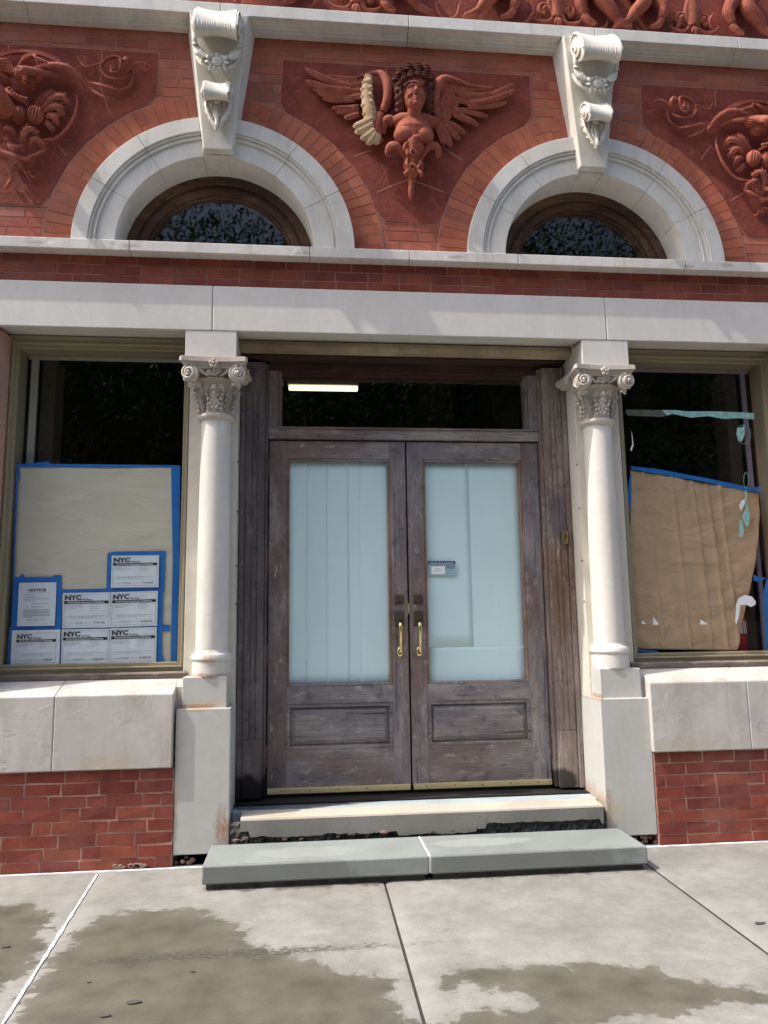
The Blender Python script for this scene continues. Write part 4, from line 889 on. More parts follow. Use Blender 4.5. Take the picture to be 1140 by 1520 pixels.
tape([(1138, 858), (1142, 868), (1142, 965), (1137, 965), (1133, 880)], .298, 'blue tape hanging at the right edge of the right window', GR)
tape([(940, 963), (975, 966), (980, 969), (940, 967)], .296, 'blue tape under the foot of the brown kraft paper', GR)
# teal residue and scraped sticker remains on the right glass
def scrap(pts, y, mat, label, cat='sticker remains', group=None, name='sticker_scrap'):
    m = MB(); vs = [measured(px, py, y) for px, py in pts]; n = len(vs)
    m.add([tuple(v) for v in vs]+[(v.x, v.y+.0004, v.z) for v in vs], [tuple(range(n)), tuple(range(2*n-1, n-1, -1))]+[(i, (i+1) % n, (i+1) % n+n, i+n) for i in range(n)]); tag(m.build(name, mat), label, cat, group)
r6 = lambda u, v: (780+u/3.1667, 380+v/3.1667); r8 = lambda u, v: (780+u/3.1667, 680+v/3.1667); S6 = lambda L: [r6(*p) for p in L]; S8 = lambda L: [r8(*p) for p in L]
MT['strip_old'] = flat_mat('old_tape', (92, 98, 84), .6, .4, scale=40)
scrap(S6([(468, 730), (478, 722), (640, 724), (655, 738), (668, 750), (640, 756), (480, 750)]), .2585, 'strip_old', 'yellowish end of the old tape line across the right window glass', name='old_tape')
scrap(S6([(640, 724), (700, 724), (760, 730), (900, 730), (1075, 738), (1074, 768), (1000, 762), (930, 766), (860, 752), (780, 760), (720, 748), (690, 742), (668, 750)]), .2585, 'residue', 'peeling pale teal tape line across the right window glass', name='old_tape')
scrap(S6([(996, 806), (1014, 808), (1030, 796), (1030, 840), (1018, 872), (1000, 868), (992, 840)]), .2585, 'residue', 'pale blue sticker remains high at the right of the right window glass')
scrap(S6([(498, 820), (504, 850), (508, 890), (498, 918), (492, 910), (502, 884)]), .2585, 'white_caulk', 'thin white scratch at the left edge of the right window glass')
scrap(S8([(1030, 150), (1040, 152), (1040, 220), (1054, 260), (1050, 315), (1038, 320), (1022, 290), (1016, 275), (1036, 240)]), .2585, 'residue', 'long drip shaped teal sticker remains over the brown paper')
scrap(S8([(1006, 290), (1020, 296), (1026, 350), (1014, 374), (1004, 366)]), .2585, 'residue', 'small teal sticker remains below the drip shaped one')
scrap(S8([(1004, 222), (1016, 200), (1032, 192), (1030, 215), (1012, 250)]), .2585, 'paper', 'white curled sticker remains left of the drip shaped one')
scrap(S8([(990, 690), (1000, 660), (1030, 644), (1064, 650), (1084, 676), (1080, 690), (1060, 700), (1040, 690), (1010, 690), (1004, 740), (994, 780), (986, 770)]), .2585, 'paper', 'white arch shaped sticker remains in front of the fire extinguisher')
for k, (u, v, w_, h) in enumerate(((600, 745, 26, 38), (822, 758, 34, 24), (548, 762, 20, 18))):
    scrap(S8([(u, v), (u+w_, v+h*.9), (u+w_*.9, v+h), (u, v+h)]), .2585, 'paper', ['small white torn triangle low on the brown paper, middle one', 'small white torn triangle low on the brown paper, right one', 'small white torn triangle low on the brown paper, left one'][k], 'sticker remains')
m = MB()
for s0, e0 in (((1028, 70), (1046, 140)),):
    P = [measured(*r8(1037+11*math.cos(a), 105+38*math.sin(a)), .2585) for a in [2*PI*k/20 for k in range(21)]]; m.sweep(P, .0012, None, (0, -1, 0), 5)
    P = [measured(*r6(1026+32*math.cos(a), 838+45*math.sin(a)), .2585) for a in [2*PI*k/20 for k in range(21)]]; m.sweep(P, .0012, None, (0, -1, 0), 5)
tag(m.build('sticker_outline', 'residue'), 'thin oval outlines left by stickers on the right window glass', 'sticker outline')
for k in range(26):
    pass
# business card flyer on the right door glass
pg = Page((635.3, 833), (675.8, 833), (636, 853.6), .5088); t = thing('flyer_card', pg.p(.5, 1), 'small flyer headed Call for free estimate on the right door glass', 'flyer')
m = MB(); pg.rect(m, 0, 1, 0, 1, 0); MT['flyer'] = flat_mat('flyer_blue', (160, 190, 204), .5, .04); sh = m.build('sheet', 'flyer', t)
m = MB(); pg.rect(m, 0, 1, 0, .23, .0006); hb = m.build('header_bar', 'navy', sh); m = MB(); pg.text(m, 'Call for free estimate.', .05, .19, .125, .0012, .012, .9); m.build('lettering', 'white_print', hb)
m = MB(); pg.rect(m, .11, .6, .37, .92, .0008); cdm = m.build('card', 'white_print', sh); m = MB(); lines(pg, m, [(.54, 1)], .25, .45, .0014, .03); lines(pg, m, [(.64, 1), (.73, .9)], .2, .5, .0014, .02); m.build('small_print', 'navy', cdm)
m = MB(); lines(pg, m, [(.3, .95)], .06, .6, .0006, .035); m.build('caption', 'navy', sh)
m = MB()
for (a, b, c, d) in ((.66, .96, .27, .30), (.66, .96, .5, .53), (.66, .68, .27, .53), (.94, .96, .27, .53)): pg.rect(m, a, b, c, d, .0006)
lines(pg, m, [(.35, 1), (.43, 1)], .69, .93, .0006, .04); lines(pg, m, [(.62, .8), (.70, .6), (.78, .6), (.86, .5)], .66, .96, .0006, .015); m.build('emblem', 'navy', sh)
# fire extinguisher inside the right window, lamps in the room
ex = thing('fire_extinguisher', (2.36, .50, 1.06), 'red fire extinguisher standing inside the right window beside the kraft paper', 'fire extinguisher')
m = MB(); m.lathe([(.0, 1.06), (.075, 1.062), (.08, 1.08), (.08, 1.38), (.072, 1.425), (.045, 1.455), (.03, 1.465), (.03, 1.49), (0, 1.49)], 2.36, .50, 28); cy = m.build('cylinder', 'red_can', ex, smooth='auto')
m = MB(); m.lathe([(.0, 1.488), (.022, 1.489), (.022, 1.53), (0, 1.532)], 2.36, .50, 14); m.box(2.30, 2.44, .49, .51, 1.535, 1.547); m.box(2.31, 2.43, .492, .508, 1.505, 1.515); vv = m.build('valve', 'rubber', ex, bevel=.002)
m = MB(); m.sweep(curve([(2.37, .47, 1.51), (2.42, .43, 1.50), (2.45, .45, 1.40), (2.445, .46, 1.25), (2.44, .46, 1.15)]), .008, None, (0, -1, 0), 8); m.build('hose', 'rubber', ex, smooth=True)
m = MB(); m.ring(0, 0, 1, 1, 0, 0, 0, 1, 1) if False else None
vs = [(2.36+.0808*math.sin(a), .50-.0808*math.cos(a), z) for z in (1.28, 1.37) for a in [R(x) for x in (-40, -20, 0, 20, 40)]]; m.add(vs, [(i, i+1, i+6, i+5) for i in range(4)]); lb = m.build('label_plate', 'paper', cy)
for i, (x0, x1, y, z) in enumerate(((-.875, -.198, 2.5, 3.69), (-1.72, -.94, 2.52, 3.70))):
    t = thing('ceiling_lamp', ((x0+x1)/2, y, z), ('lit fluorescent lamp seen through the transom glass', 'second lit lamp cut off by the left edge of the transom glass')[i], 'lamp')
    m = MB(); m.box(x0, x1, y-.03, y+.03, z-.022, z+.022); m.build('tube', 'tube', t, bevel=.01)
    m = MB(); m.box(x0-.01, x1+.01, y-.02, y+.06, z+.03, z+.07); m.build('housing', 'lampbox', t, bevel=.005)
    m = MB()
    for x in (x0+.1, x1-.1): m.box(x-.004, x+.004, y-.004, y+.004, z+.09, 4.98)
    m.build('suspension_rod', 'lampbox', t)
# litter on the pavement
for k, (px, py, r, lab) in enumerate(((199, 1490, .022, 'dark dry leaf beside the tar scar on the sidewalk'), (156, 1510, .016, 'small dark dry leaf near the bottom left of the sidewalk'), (1129, 1372, .02, 'dark dry leaf on the sidewalk at the far right'), (286, 1444, .008, 'tiny dark crumb on the wet patch left of the middle joint'), (131, 1459, .008, 'pale crumb beside the white sealed joint'), (8, 1407, .016, 'dark dry leaf at the left edge of the sidewalk'))):
    x, y = ground_pt(px, py); m = MB(); P = [Vector((x+r*1.3*(f-.5)*2, y+r*.3*math.sin(f*3), .004+.006*abs(f-.5))) for f in (0, .2, .4, .6, .8, 1)]; m.sweep(P, [r*.1, r*.6, r*.7, r*.55, r*.35, r*.05], .002, (0, 0, 1), 6)
    tag(m.build('dry_leaf' if r > .01 else 'crumb', 'rubble' if k != 4 else 'rubble_pale'), lab, 'leaf' if r > .01 else 'crumb')

# ================================================================== KEYSTONES
def keystone(cx, side):
    V_ = Vector
    def fr(zb, zt, wb, wt, yb, yt, yback, inset_b, inset_t):
        return [(cx-wb, yback, zb), (cx+wb, yback, zb), (cx+wb-inset_b, yb, zb), (cx-wb+inset_b, yb, zb), (cx-wt, yback, zt), (cx+wt, yback, zt), (cx+wt-inset_t, yt, zt), (cx-wt+inset_t, yt, zt)]
    m = MB(); p = fr(4.50, 5.45, .108, .232, -.052, -.118, .04, .014, .040)
    m.add(p, [(3, 2, 1, 0), (4, 5, 6, 7), (0, 1, 5, 4), (1, 2, 6, 5), (2, 3, 7, 6), (3, 0, 4, 7)])
    k = m.build('keystone', 'paint_key', B, bevel=.006, label='tapered cream keystone with two carved scrolls over the %s arch' % side)
    fy = lambda z: lerp(-.052, -.118, (z-4.5)/.95)
    # large scroll: waisted drum with spiral ends
    def KZ(mm): mm.v = [(x, y, CAM.z+(z-CAM.z)*(y-CAM.y)/4.68) for x, y, z in mm.v]
    def drum(zc, yc, rr, hw, flare, eye):
        prof = []
        K = 14
        for i in range(K+1):
            t = -1+2*i/K; prof.append((t*hw, rr*(1-flare*(1-t*t))))
        prof = [(-hw-.004, rr*.93)]+prof+[(hw+.004, rr*.93)]
        m.spin(prof, (cx, yc, zc), (1, 0, 0), 36)
        for g in (-1, 1):
            m.spin([(0, rr*.62), (.018, rr*.60), (.022, rr*.5), (.022, rr*.44)], (cx+g*(hw-.006), yc+.004, zc-.004), (g, 0, 0), 28)
            m.spin([(0, rr*.40), (.016, rr*.38), (.020, rr*.28)], (cx+g*(hw+.008), yc+.006, zc-.006), (g, 0, 0), 24)
            m.ball((cx+g*(hw+.022), yc+.006, zc-.006), eye, 12)
            m.spiral((cx+g*(hw+.006), yc, zc), rr*.93, rr*.6, 1.0, .008, 0, 1, (0, -1, 0), (0, 0, 1), .01, (g, 0, 0), 8, 24)
    m = MB(); drum(5.385, -.200, .120, .130, .20, .020)
    m.box(cx-.12, cx+.12, -.2, -.05, 5.30, 5.47)
    KZ(m); m.build('scroll', 'paint_key', k, smooth='auto', label='large upper scroll')
    # incised grooves on the lower half of the drum
    m = MB()
    for i in range(13):
        x = cx-.105+.0165*i+random.uniform(-.003, .003); t = (x-cx)/.128; rr = .120*(1-.20*(1-t*t)); L = random.uniform(.55, 1.05); P = []
        for q in range(8): a = lerp(-.25*L-.1, 1.15, q/7); P.append((x+.004*math.sin(a*2), -.200-rr*math.cos(a), 5.385-rr*math.sin(a)))
        m.sweep(P, [.001, .0035, .0045, .0045, .0045, .0045, .004, .003], .0022, (0, -1, 0), 6)
    KZ(m); m.build('flute', 'paint_key', k, smooth=True)
    # swag hanging from the ends, with flower
    m = MB()
    for g in (-1, 1):
        P = curve([(cx+g*.146, -.19, 5.33), (cx+g*.147, -.19, 5.27), (cx+g*.143, -.185, 5.235)]); m.sweep(P, taper(len(P), .014, .017, .014), None, (0, -1, 0), 10)
        m.ball((cx+g*.144, -.188, 5.228), (.021, .019, .012), 10)
        P = curve([(cx+g*.144, -.175, 5.225), (cx+g*.128, -.18, 5.185), (cx+g*.105, -.185, 5.155), (cx+g*.078, -.19, 5.135)]); m.sweep(P, taper(len(P), .016, .034, .020, .55), taper(len(P), .014, .020, .012), (0, -1, 0), 10)
        P = curve([(cx+g*.142, -.12, 5.17), (cx+g*.12, -.135, 5.11), (cx+g*.08, -.15, 5.075), (cx+g*.03, -.16, 5.06)]); m.sweep(P, taper(len(P), .012, .024, .014), .022, (0, -1, 0), 8)
        m.ball((cx+g*.055, -.195, 5.135), (.018, .014, .02), 10); m.ball((cx+g*.06, -.19, 5.10), (.02, .014, .014), 10)
        m.ball((cx+g*.085, -.165, 5.115), (.02, .014, .014), 10)
    for q in range(9):
        a = 2*PI*q/9+.2; m.ball((cx+.047*math.cos(a), -.185, 5.108+.047*math.sin(a)), (.016, .012, .016), 8)
    for q in (-.045, -.015, .02, .05): m.sweep([(cx+q*.8, -.185, 5.085), (cx+q, -.185, 5.06), (cx+q*1.15, -.178, 5.035)], [.012, .013, .003], .008, (0, -1, 0), 8)
    m.spin([(0, .034), (.012, .033), (.018, .026), (.020, .012)], (cx+.002, -.188, 5.108), (0, -1, 0), 20)
    for q in range(5): a = 2*PI*q/5; m.ball((cx+.002+.011*math.cos(a), -.208, 5.108+.011*math.sin(a)), .006, 6)
    KZ(m); m.build('garland', 'paint_key', k, smooth='auto', label='carved garland with a round flower between the scrolls')
    m = MB(); drum(4.885, -.150, .078, .074, .20, .013); m.box(cx-.06, cx+.06, -.14, -.05, 4.85, 4.92); KZ(m); m.build('scroll', 'paint_key', k, smooth='auto', label='small lower scroll')
    # shell leaf under the small scroll
    m = MB()
    for i in range(-3, 4):
        a = i*.26; P = curve([(cx+.012*i, -.10, 4.825), (cx+.022*i, -.098, 4.77), (cx+.012*i, -.105, 4.70-.0*abs(i))], 4) if abs(i) > 1 else curve([(cx+.010*i, -.10, 4.825), (cx+.014*i, -.105, 4.74), (cx+.004*i, -.12, 4.635)], 4)
        m.sweep(P, taper(len(P), .008, .016, .006), taper(len(P), .006, .010, .006), (0, -1, 0), 8)
    for g in (-1, 1):
        P = curve([(cx+g*.078, -.085, 4.835), (cx+g*.070, -.10, 4.76), (cx+g*.038, -.11, 4.68), (cx+g*.006, -.115, 4.615)], 5)
        m.sweep(P, [w_*(1+.35*math.sin(j*2.2)) for j, w_ in enumerate(taper(len(P), .010, .020, .010))], .022, (0, -1, 0), 8)
    m.sweep(curve([(cx, -.10, 4.80), (cx, -.125, 4.73), (cx, -.135, 4.655), (cx, -.11, 4.60)], 4), [.006, .008, .009, .010, .010, .010, .011, .012, .014, .015, .010, .006, .004][:13], None, (0, -1, 0), 8)
    m.ball((cx, -.118, 4.82), (.026, .02, .028), 12)
    KZ(m); m.build('leaf', 'paint_key', k, smooth='auto', label='pointed shell leaf under the small scroll')
keystone(-1.285, 'left'); keystone(1.285, 'right')

# ================================================================== TERRACOTTA PANELS
def panel(poly, lab):
    c = (sum(p[0] for p in poly)/len(poly), sum(p[1] for p in poly)/len(poly))
    m = MB(); m.prism(poly, .0315, .036); m.build('mortar', 'mortar_up', B)
    ins = []
    n = len(poly)
    for i in range(n):      # inset by 7 mm
        a, b, d = Vector(poly[i-1]), Vector(poly[i]), Vector(poly[(i+1) % n]); e1 = (b-a).normalized(); e2 = (d-b).normalized(); n1 = Vector((-e1.y, e1.x)); n2 = Vector((-e2.y, e2.x)); q = (n1+n2).normalized(); k = .007/max(.4, q.dot(n1)); ins.append(tuple(b+q*k))
    m = MB(); m.prism(ins, .0285, .036); return m.build('terracotta_panel', 'terra_panel', B, bevel=.002, label=lab)
pL = panel(PANEL_L, 'rough red terracotta panel behind the left scrollwork'); pR = panel(PANEL_R, 'rough red terracotta panel behind the right scrollwork'); pM = panel(PANEL_M, 'red terracotta panel behind the winged bust')
m = MB()
def jl(pts, y=.0275, w=.004):
    m.sweep([Vector((a, y+.001, b)) for a, b in pts], w, .0012, (0, -1, 0), 6)
FA = survey(0, 50, 4.56); FC = survey(440, 80, 3.353)
def j2(f, pts, par=None):
    global m
    m = MB(); jl([(f(u, v, .0285).x, f(u, v, .0285).z) for u, v in pts]); m.build('mortar_joint', 'mortar_up', JP[0])
JP = [pL]
j2(FA, [(690, 110), (690, 230), (675, 350), (740, 530)]); j2(FA, [(55, 65), (60, 160)]); j2(FA, [(400, 760), (450, 830)])
JP[0] = pM
j2(FC, [(290, 510), (370, 480)]); j2(FC, [(400, 690), (540, 630), (610, 640), (740, 690)]); j2(FC, [(720, 460), (825, 530)]); j2(FC, [(445, 60), (450, 110)]); j2(FC, [(660, 70), (660, 110)])
JP[0] = pR
FR = survey(950, 130, 6.0); j2(FR, [(670, 10), (670, 180)]); j2(FR, [(640, 510), (540, 640)]); j2(FR, [(810, 1010), (920, 940)])

def scrollwork(fx, side):
    "acanthus scroll creature; fx maps survey coordinates (u,v,height off wall in m) to a point"
    m = MB(); P = lambda L: curve([fx(*p) for p in L], 6); NR = (0, -1, 0)
    def T(L, a, b, c, th=None, p=.5):
        C = P(L); W = taper(len(C), a, b, c, p); m.sweep(C, W, [w_*(th or 1) for w_ in W], NR, 10)
        if b > .009:      # raised ribs along the stem
            for q in (-.5, .5):
                D = []
                for i, c_ in enumerate(C):
                    t = (C[min(i+1, len(C)-1)]-C[max(i-1, 0)]).normalized(); D.append(c_+t.cross(Vector(NR))*W[i]*q+Vector((0, -W[i]*(th or 1)*.80, 0)))
                m.sweep(D, [w_*.22 for w_ in W], None, NR, 5)
    def LF(L, w, lob=3, th=.45):
        C = P(L); n_ = len(C); W = [w*(.30+.45*math.sin(PI*min(1, .15+.8*i/n_))) for i in range(n_)]; W[-1] = w*.08; m.sweep(C, W, [x*.5 for x in W], NR, 10)
        m.sweep([c_+Vector((0, -w*.24, 0)) for c_ in C], [w*.09]*n_, None, NR, 6)
        K = lob*3+2
        for k in range(1, K):
            i = int(k*n_/K); t = (C[min(i+1, n_-1)]-C[max(i-1, 0)]).normalized(); sd = t.cross(Vector(NR)).normalized(); l = w*(.62+.5*math.sin(PI*k/K))
            for q in (-1, 1):
                a0 = C[i]+sd*q*W[i]*.4; a1 = a0+sd*q*l*.45+t*l*.35+Vector((0, -w*.10, 0)); a2 = a0+sd*q*l*.72+t*l*.95+Vector((0, w*.05, 0))
                m.sweep([a0, a1, a2], [w*.15, w*.21, w*.07], [w*.12, w*.14, w*.05], NR, 7)
    def RB(c, rx, rz, d, n=5, ang=.4):   # rolled leaf: bulging form with curved ribs
        m.ball(c, (rx, d, rz), 18)
        for k in range(n):
            o_ = (k-(n-1)/2)/(n/2)*.85; D = []
            for j in range(9):
                f = -1.25+2.5*j/8; x_ = math.sin(o_)*math.cos(f*.9); z_ = math.sin(f); y_ = math.sqrt(max(.02, 1-x_*x_-z_*z_*.98)); X_ = x_*math.cos(ang)-z_*math.sin(ang); Z_ = x_*math.sin(ang)+z_*math.cos(ang); D.append(c+Vector((X_*rx*1.02, -y_*d*1.04, Z_*rz*1.02)))
            m.sweep(D, [.002, .0045, .006, .0065, .0065, .006, .005, .004, .002], None, NR, 6)
    T([(-60, 240, .02), (0, 190, .025), (60, 168, .03), (200, 165, .035), (330, 190, .04), (430, 240, .04), (530, 330, .04), (600, 390, .03)], .008, .017, .006, .9)
    T([(-40, 250, .02), (40, 195, .04), (200, 178, .05), (350, 215, .05), (440, 270, .045), (520, 340, .035)], .005, .011, .003, .8)
    LF([(230, 300, .05), (350, 288, .07), (470, 300, .075), (550, 345, .06), (605, 412, .03)], .024, 2, .6)
    LF([(600, 350, .02), (660, 375, .035), (730, 400, .04), (830, 415, .025)], .013, 2)
    LF([(610, 385, .02), (660, 430, .03), (710, 458, .03), (760, 460, .02)], .012, 2)
    LF([(535, 180, .015), (560, 225, .02), (600, 255, .03), (680, 238, .03), (750, 212, .035), (860, 192, .03)], .011, 3)
    T([(870, 300, .02), (850, 335, .03), (800, 345, .035), (740, 335, .035), (700, 290, .035), (705, 240, .035), (760, 205, .04), (820, 210, .045), (835, 260, .05), (815, 310, .05), (775, 315, .05), (770, 270, .05)], .010, .010, .008, 1.1)
    T([(775, 320, .03), (800, 290, .05), (795, 265, .06)], .006, .014, .010)
    T([(830, 215, .03), (870, 230, .05), (885, 260, .04), (860, 300, .03)], .012, .022, .012, .8)
    T([(870, 290, .03), (910, 255, .035), (960, 228, .03), (1005, 238, .025)], .013, .008, .005); m.ball(fx(1000, 245, .03), .011, 10)
    T([(780, 400, .02), (840, 398, .02), (890, 365, .02), (905, 310, .02), (892, 270, .02)], .007, .009, .005)
    # shells / rolled leaves of the body
    RB(fx(225, 385, .045), .052, .050, .045, 4, 1.2); RB(fx(275, 350, .05), .05, .036, .04, 4, 1.3)
    T([(175, 385, .095), (200, 380, .115), (230, 350, .09), (300, 330, .06), (420, 330, .03), (480, 350, .01)], .026, .036, .012, .8, .3)
    m.spiral(fx(185, 384, .118), .022, .020, 1.0, .006, 0, 1); m.spiral(fx(28, 490, .135), .028, .024, 1.0, .008, 0, 1)
    T([(0, 455, .12), (30, 490, .13), (70, 550, .09), (110, 600, .05)], .028, .052, .050, .9)
    RB(fx(60, 570, .05), .066, .056, .055, 5, .9); RB(fx(160, 600, .045), .046, .058, .045, 4, .3); RB(fx(265, 600, .045), .052, .060, .045, 5, -.2); RB(fx(30, 380, .05), .07, .05, .05, 5, 1.2); RB(fx(-60, 450, .06), .07, .10, .07, 5, .3)
    RB(fx(50, 320, .05), .055, .035, .045, 4, 1.4); RB(fx(110, 430, .035), .04, .04, .03, 3, .8)
    for k in range(7): f = k/6; m.ball(fx(lerp(110, 225, f), lerp(462, 528, f)+14*math.sin(PI*f), .085), .0105, 8)
    T([(80, 450, .07), (130, 500, .08), (230, 545, .06)], .012, .014, .008)
    for a in range(5): T([(-30+0*a, 330-22*a, .05), (40, 290-6*a+14*a, .09-.004*a), (100+16*a, 270+20*a, .07), (110+14*a, 330+18*a, .05)], .010, .014, .006)
    T([(150, 285, .04), (200, 240, .06), (250, 218, .06), (285, 235, .07)], .015, .017, .012); 
    for a in range(4): T([(268+12*a, 232+6*a, .07), (285+22*a, 250+8*a, .075), (290+24*a, 285-4*a, .065)], .006, .0065, .004)
    for L, w_ in (([(270, 530, .02), (330, 470, .04), (380, 425, .04)], .022), ([(290, 540, .02), (380, 490, .05), (450, 480, .05), (462, 520, .04)], .028), ([(300, 560, .02), (380, 545, .05), (430, 560, .05), (432, 600, .04)], .028), ([(310, 590, .02), (360, 600, .045), (400, 620, .05), (395, 655, .04)], .024), ([(300, 620, .02), (345, 650, .04), (380, 690, .03)], .020), ([(250, 520, .02), (330, 430, .03), (440, 460, .02)], .024)): LF(L, w_, 2, .5)
    T([(520, 425, .01), (532, 490, .02), (515, 580, .025), (470, 660, .025), (400, 730, .025), (330, 750, .03), (260, 752, .03)], .006, .011, .010)
    for L, w_ in (([(60, 740, .02), (90, 800, .05), (150, 830, .06), (190, 800, .05)], .022), ([(180, 830, .03), (190, 760, .06), (230, 710, .07), (290, 730, .05)], .026), ([(210, 810, .03), (260, 770, .06), (310, 790, .04), (300, 830, .03)], .022),
        ([(-20, 770, .03), (60, 850, .05), (150, 885, .05), (255, 885, .03)], .022), ([(130, 870, .02), (230, 870, .04), (300, 840, .04), (325, 800, .02)], .016), ([(40, 720, .03), (70, 690, .05), (115, 700, .05), (120, 740, .04)], .018), ([(-10, 880, .02), (60, 930, .04), (98, 1000, .035), (70, 1050, .03), (42, 1068, .02)], .020), ([(-40, 800, .03), (10, 860, .06), (80, 900, .04)], .02), ([(-60, 640, .03), (-10, 700, .06), (40, 780, .04)], .03)): LF(L, w_, 2, .55)
    T([(90, 895, .01), (150, 930, .02), (200, 965, .02), (240, 990, .02)], .004, .006, .004)
    for k in range(6): m.ball(fx(125+22*k, 915+14*k+(8 if k % 2 else -8), .025), .009, 8)
    m.spin([(0, .010), (.004, .009)], fx(240, 990, .02), (0, -1, 0), 8)
    return m.build('scrollwork', 'terra', B, smooth='auto', label='terracotta scrolls and acanthus leaves on the %s panel' % side)
def fL(u, v, h=0): p = FA(u, v, .0285); return Vector((p.x, .0285-h*1.5, p.z))
scrollwork(fL, 'left')
def fRr(u, v, h=0): p = FA(u, v, .0285); return Vector((-p.x+.015, .0285-h*1.5, p.z-.055))
scrollwork(fRr, 'right')

# ------------------------------------------------------------------ winged bust
def g(u, v, h=0): p = FC(u, v, .019); return Vector((p.x, .019-h, p.z))
def scale_h(u, v, h): # point off the wall kept in sight line of the surveyed outline
    return FC(u, v, .0285-h)
H = scale_h
m = MB()
cH = H(588, 215, .135)
m.ball(cH+Vector((0, .005, .005)), (.074, .080, .105), 28); m.ball(cH+Vector((0, -.012, -.052)), (.054, .062, .055), 20)   # skull, jaw
m.ball(cH+Vector((0, -.062, -.088)), (.022, .018, .017), 14)   # chin
m.sweep([cH+Vector((0, -.070, .022)), cH+Vector((0, -.086, .0)), cH+Vector((0, -.098, -.020)), cH+Vector((0, -.092, -.030))], [.008, .009, .013, .014], [.010, .011, .013, .008], (0, -1, 0), 10)   # nose
for s in (-1, 1):
    m.sweep(curve([cH+Vector((s*.010, -.070, .030)), cH+Vector((s*.028, -.071, .038)), cH+Vector((s*.052, -.056, .028))], 4), .0075, None, (0, -1, 0), 8)  # brow
    m.ball(cH+Vector((s*.027, -.058, .014)), (.015, .012, .010), 12)    # eyeball
    m.ball(cH+Vector((s*.036, -.052, -.026)), (.020, .020, .020), 14)    # cheek
    m.ball(cH+Vector((s*.009, -.083, -.028)), (.008, .010, .007), 8)
m.sweep(curve([cH+Vector((-.026, -.062, -.050)), cH+Vector((-.010, -.075, -.053)), cH+Vector((0, -.077, -.054)), cH+Vector((.010, -.075, -.053)), cH+Vector((.026, -.062, -.050))], 3), [.002, .004, .005, .0055, .006, .006, .006, .006, .006, .0055, .005, .004, .002], None, (0, -1, 0), 8)
m.sweep(curve([cH+Vector((-.020, -.063, -.062)), cH+Vector((0, -.077, -.068)), cH+Vector((.020, -.063, -.062))], 4), [.002, .004, .006, .007, .007, .007, .006, .004, .002], None, (0, -1, 0), 8)
m.sweep([H(586, 275, .12), H(583, 310, .10), H(582, 345, .075)], [.046, .044, .060], [.045, .043, .05], (0, -1, 0), 16)   # neck
m.sweep(curve([H(488, 345, .05), H(530, 330, .07), H(583, 335, .075), H(640, 335, .07), H(685, 350, .05)]), taper(25, .045, .055, .045), taper(25, .045, .050, .045), (0, -1, 0), 14)
m.sweep([H(582, 330, .05), H(582, 390, .055), H(582, 450, .055)], [.115, .130, .105], [.070, .092, .075], (0, -1, 0), 20)    # chest
m.ball(H(532, 405, .100), (.066, .050, .058), 22); m.ball(H(638, 408, .100), (.066, .050, .058), 22); m.ball(H(585, 385, .09), (.07, .05, .05), 18)
m.sweep(curve([H(480, 345, .05), H(462, 330, .06), H(440, 345, .05), H(430, 400, .03)]), taper(19, .036, .034, .02), None, (0, -1, 0), 12)   # arm stump
m.sweep(curve([H(690, 350, .05), H(705, 345, .05), H(712, 380, .03)]), taper(13, .034, .03, .02), None, (0, -1, 0), 12)
bust = m.build('angel_bust', 'terra', B, remesh=.0034, smooth=True, label='smiling terracotta winged bust set between the two arches')
m = MB()   # hair
random.seed(11)
def curlp(u, v, h, r):
    c = H(u, v, h); m.ball(c, (r, r, r*.85), 10); m.spiral(c+Vector((0, -r*.6, 0)), r*.85, r*.2, 1.4, r*.30, random.uniform(0, 6), random.choice((-1, 1)), n=6, seg=10)
m.ball(cH+Vector((0, .025, .035)), (.094, .085, .092), 22)
for u, v, h, r in ((500, 128, .11, .036), (498, 168, .09, .030), (520, 98, .13, .038), (540, 122, .185, .028), (556, 78, .13, .040), (572, 108, .205, .030), (604, 76, .13, .040), (606, 104, .208, .030), (638, 112, .185, .029), (645, 86, .12, .038), (668, 122, .12, .034), (674, 165, .10, .030), (520, 146, .165, .022), (650, 148, .165, .022)):
    c = H(u, v, h); m.ball(c, (r, r*.8, r*.72), 12)
    for q in range(3): m.sweep(curve([c+Vector((-r*.9, -r*.25, (q-1)*r*.4)), c+Vector((-r*.3, -r*.80, (q-1)*r*.5+r*.12)), c+Vector((r*.35, -r*.80, (q-1)*r*.5-r*.1)), c+Vector((r*.9, -r*.25, (q-1)*r*.3))], 3), taper(10, r*.08, r*.17, r*.06), None, (0, -1, 0), 6)
for L, w_ in (([(515, 150, .14), (505, 190, .12), (512, 240, .10), (505, 290, .07)], .024), ([(525, 160, .15), (522, 210, .13), (528, 260, .10), (515, 300, .07)], .018), ([(655, 150, .14), (660, 200, .12), (655, 250, .10), (665, 295, .07)], .026), ([(645, 160, .15), (650, 210, .12), (645, 255, .10), (640, 285, .08)], .017), ([(500, 180, .08), (480, 240, .05), (460, 275, .04), (440, 290, .03)], .020), ([(670, 180, .08), (680, 240, .06), (672, 290, .05)], .02)):
    C = curve([H(*p) for p in L]); m.sweep(C, [w_*(1+.22*math.sin(i*1.5)) for i in range(len(C))], None, (0, -1, 0), 9)
m.build('hair', 'terra_dark', bust, smooth='auto', label='dark curly hair')
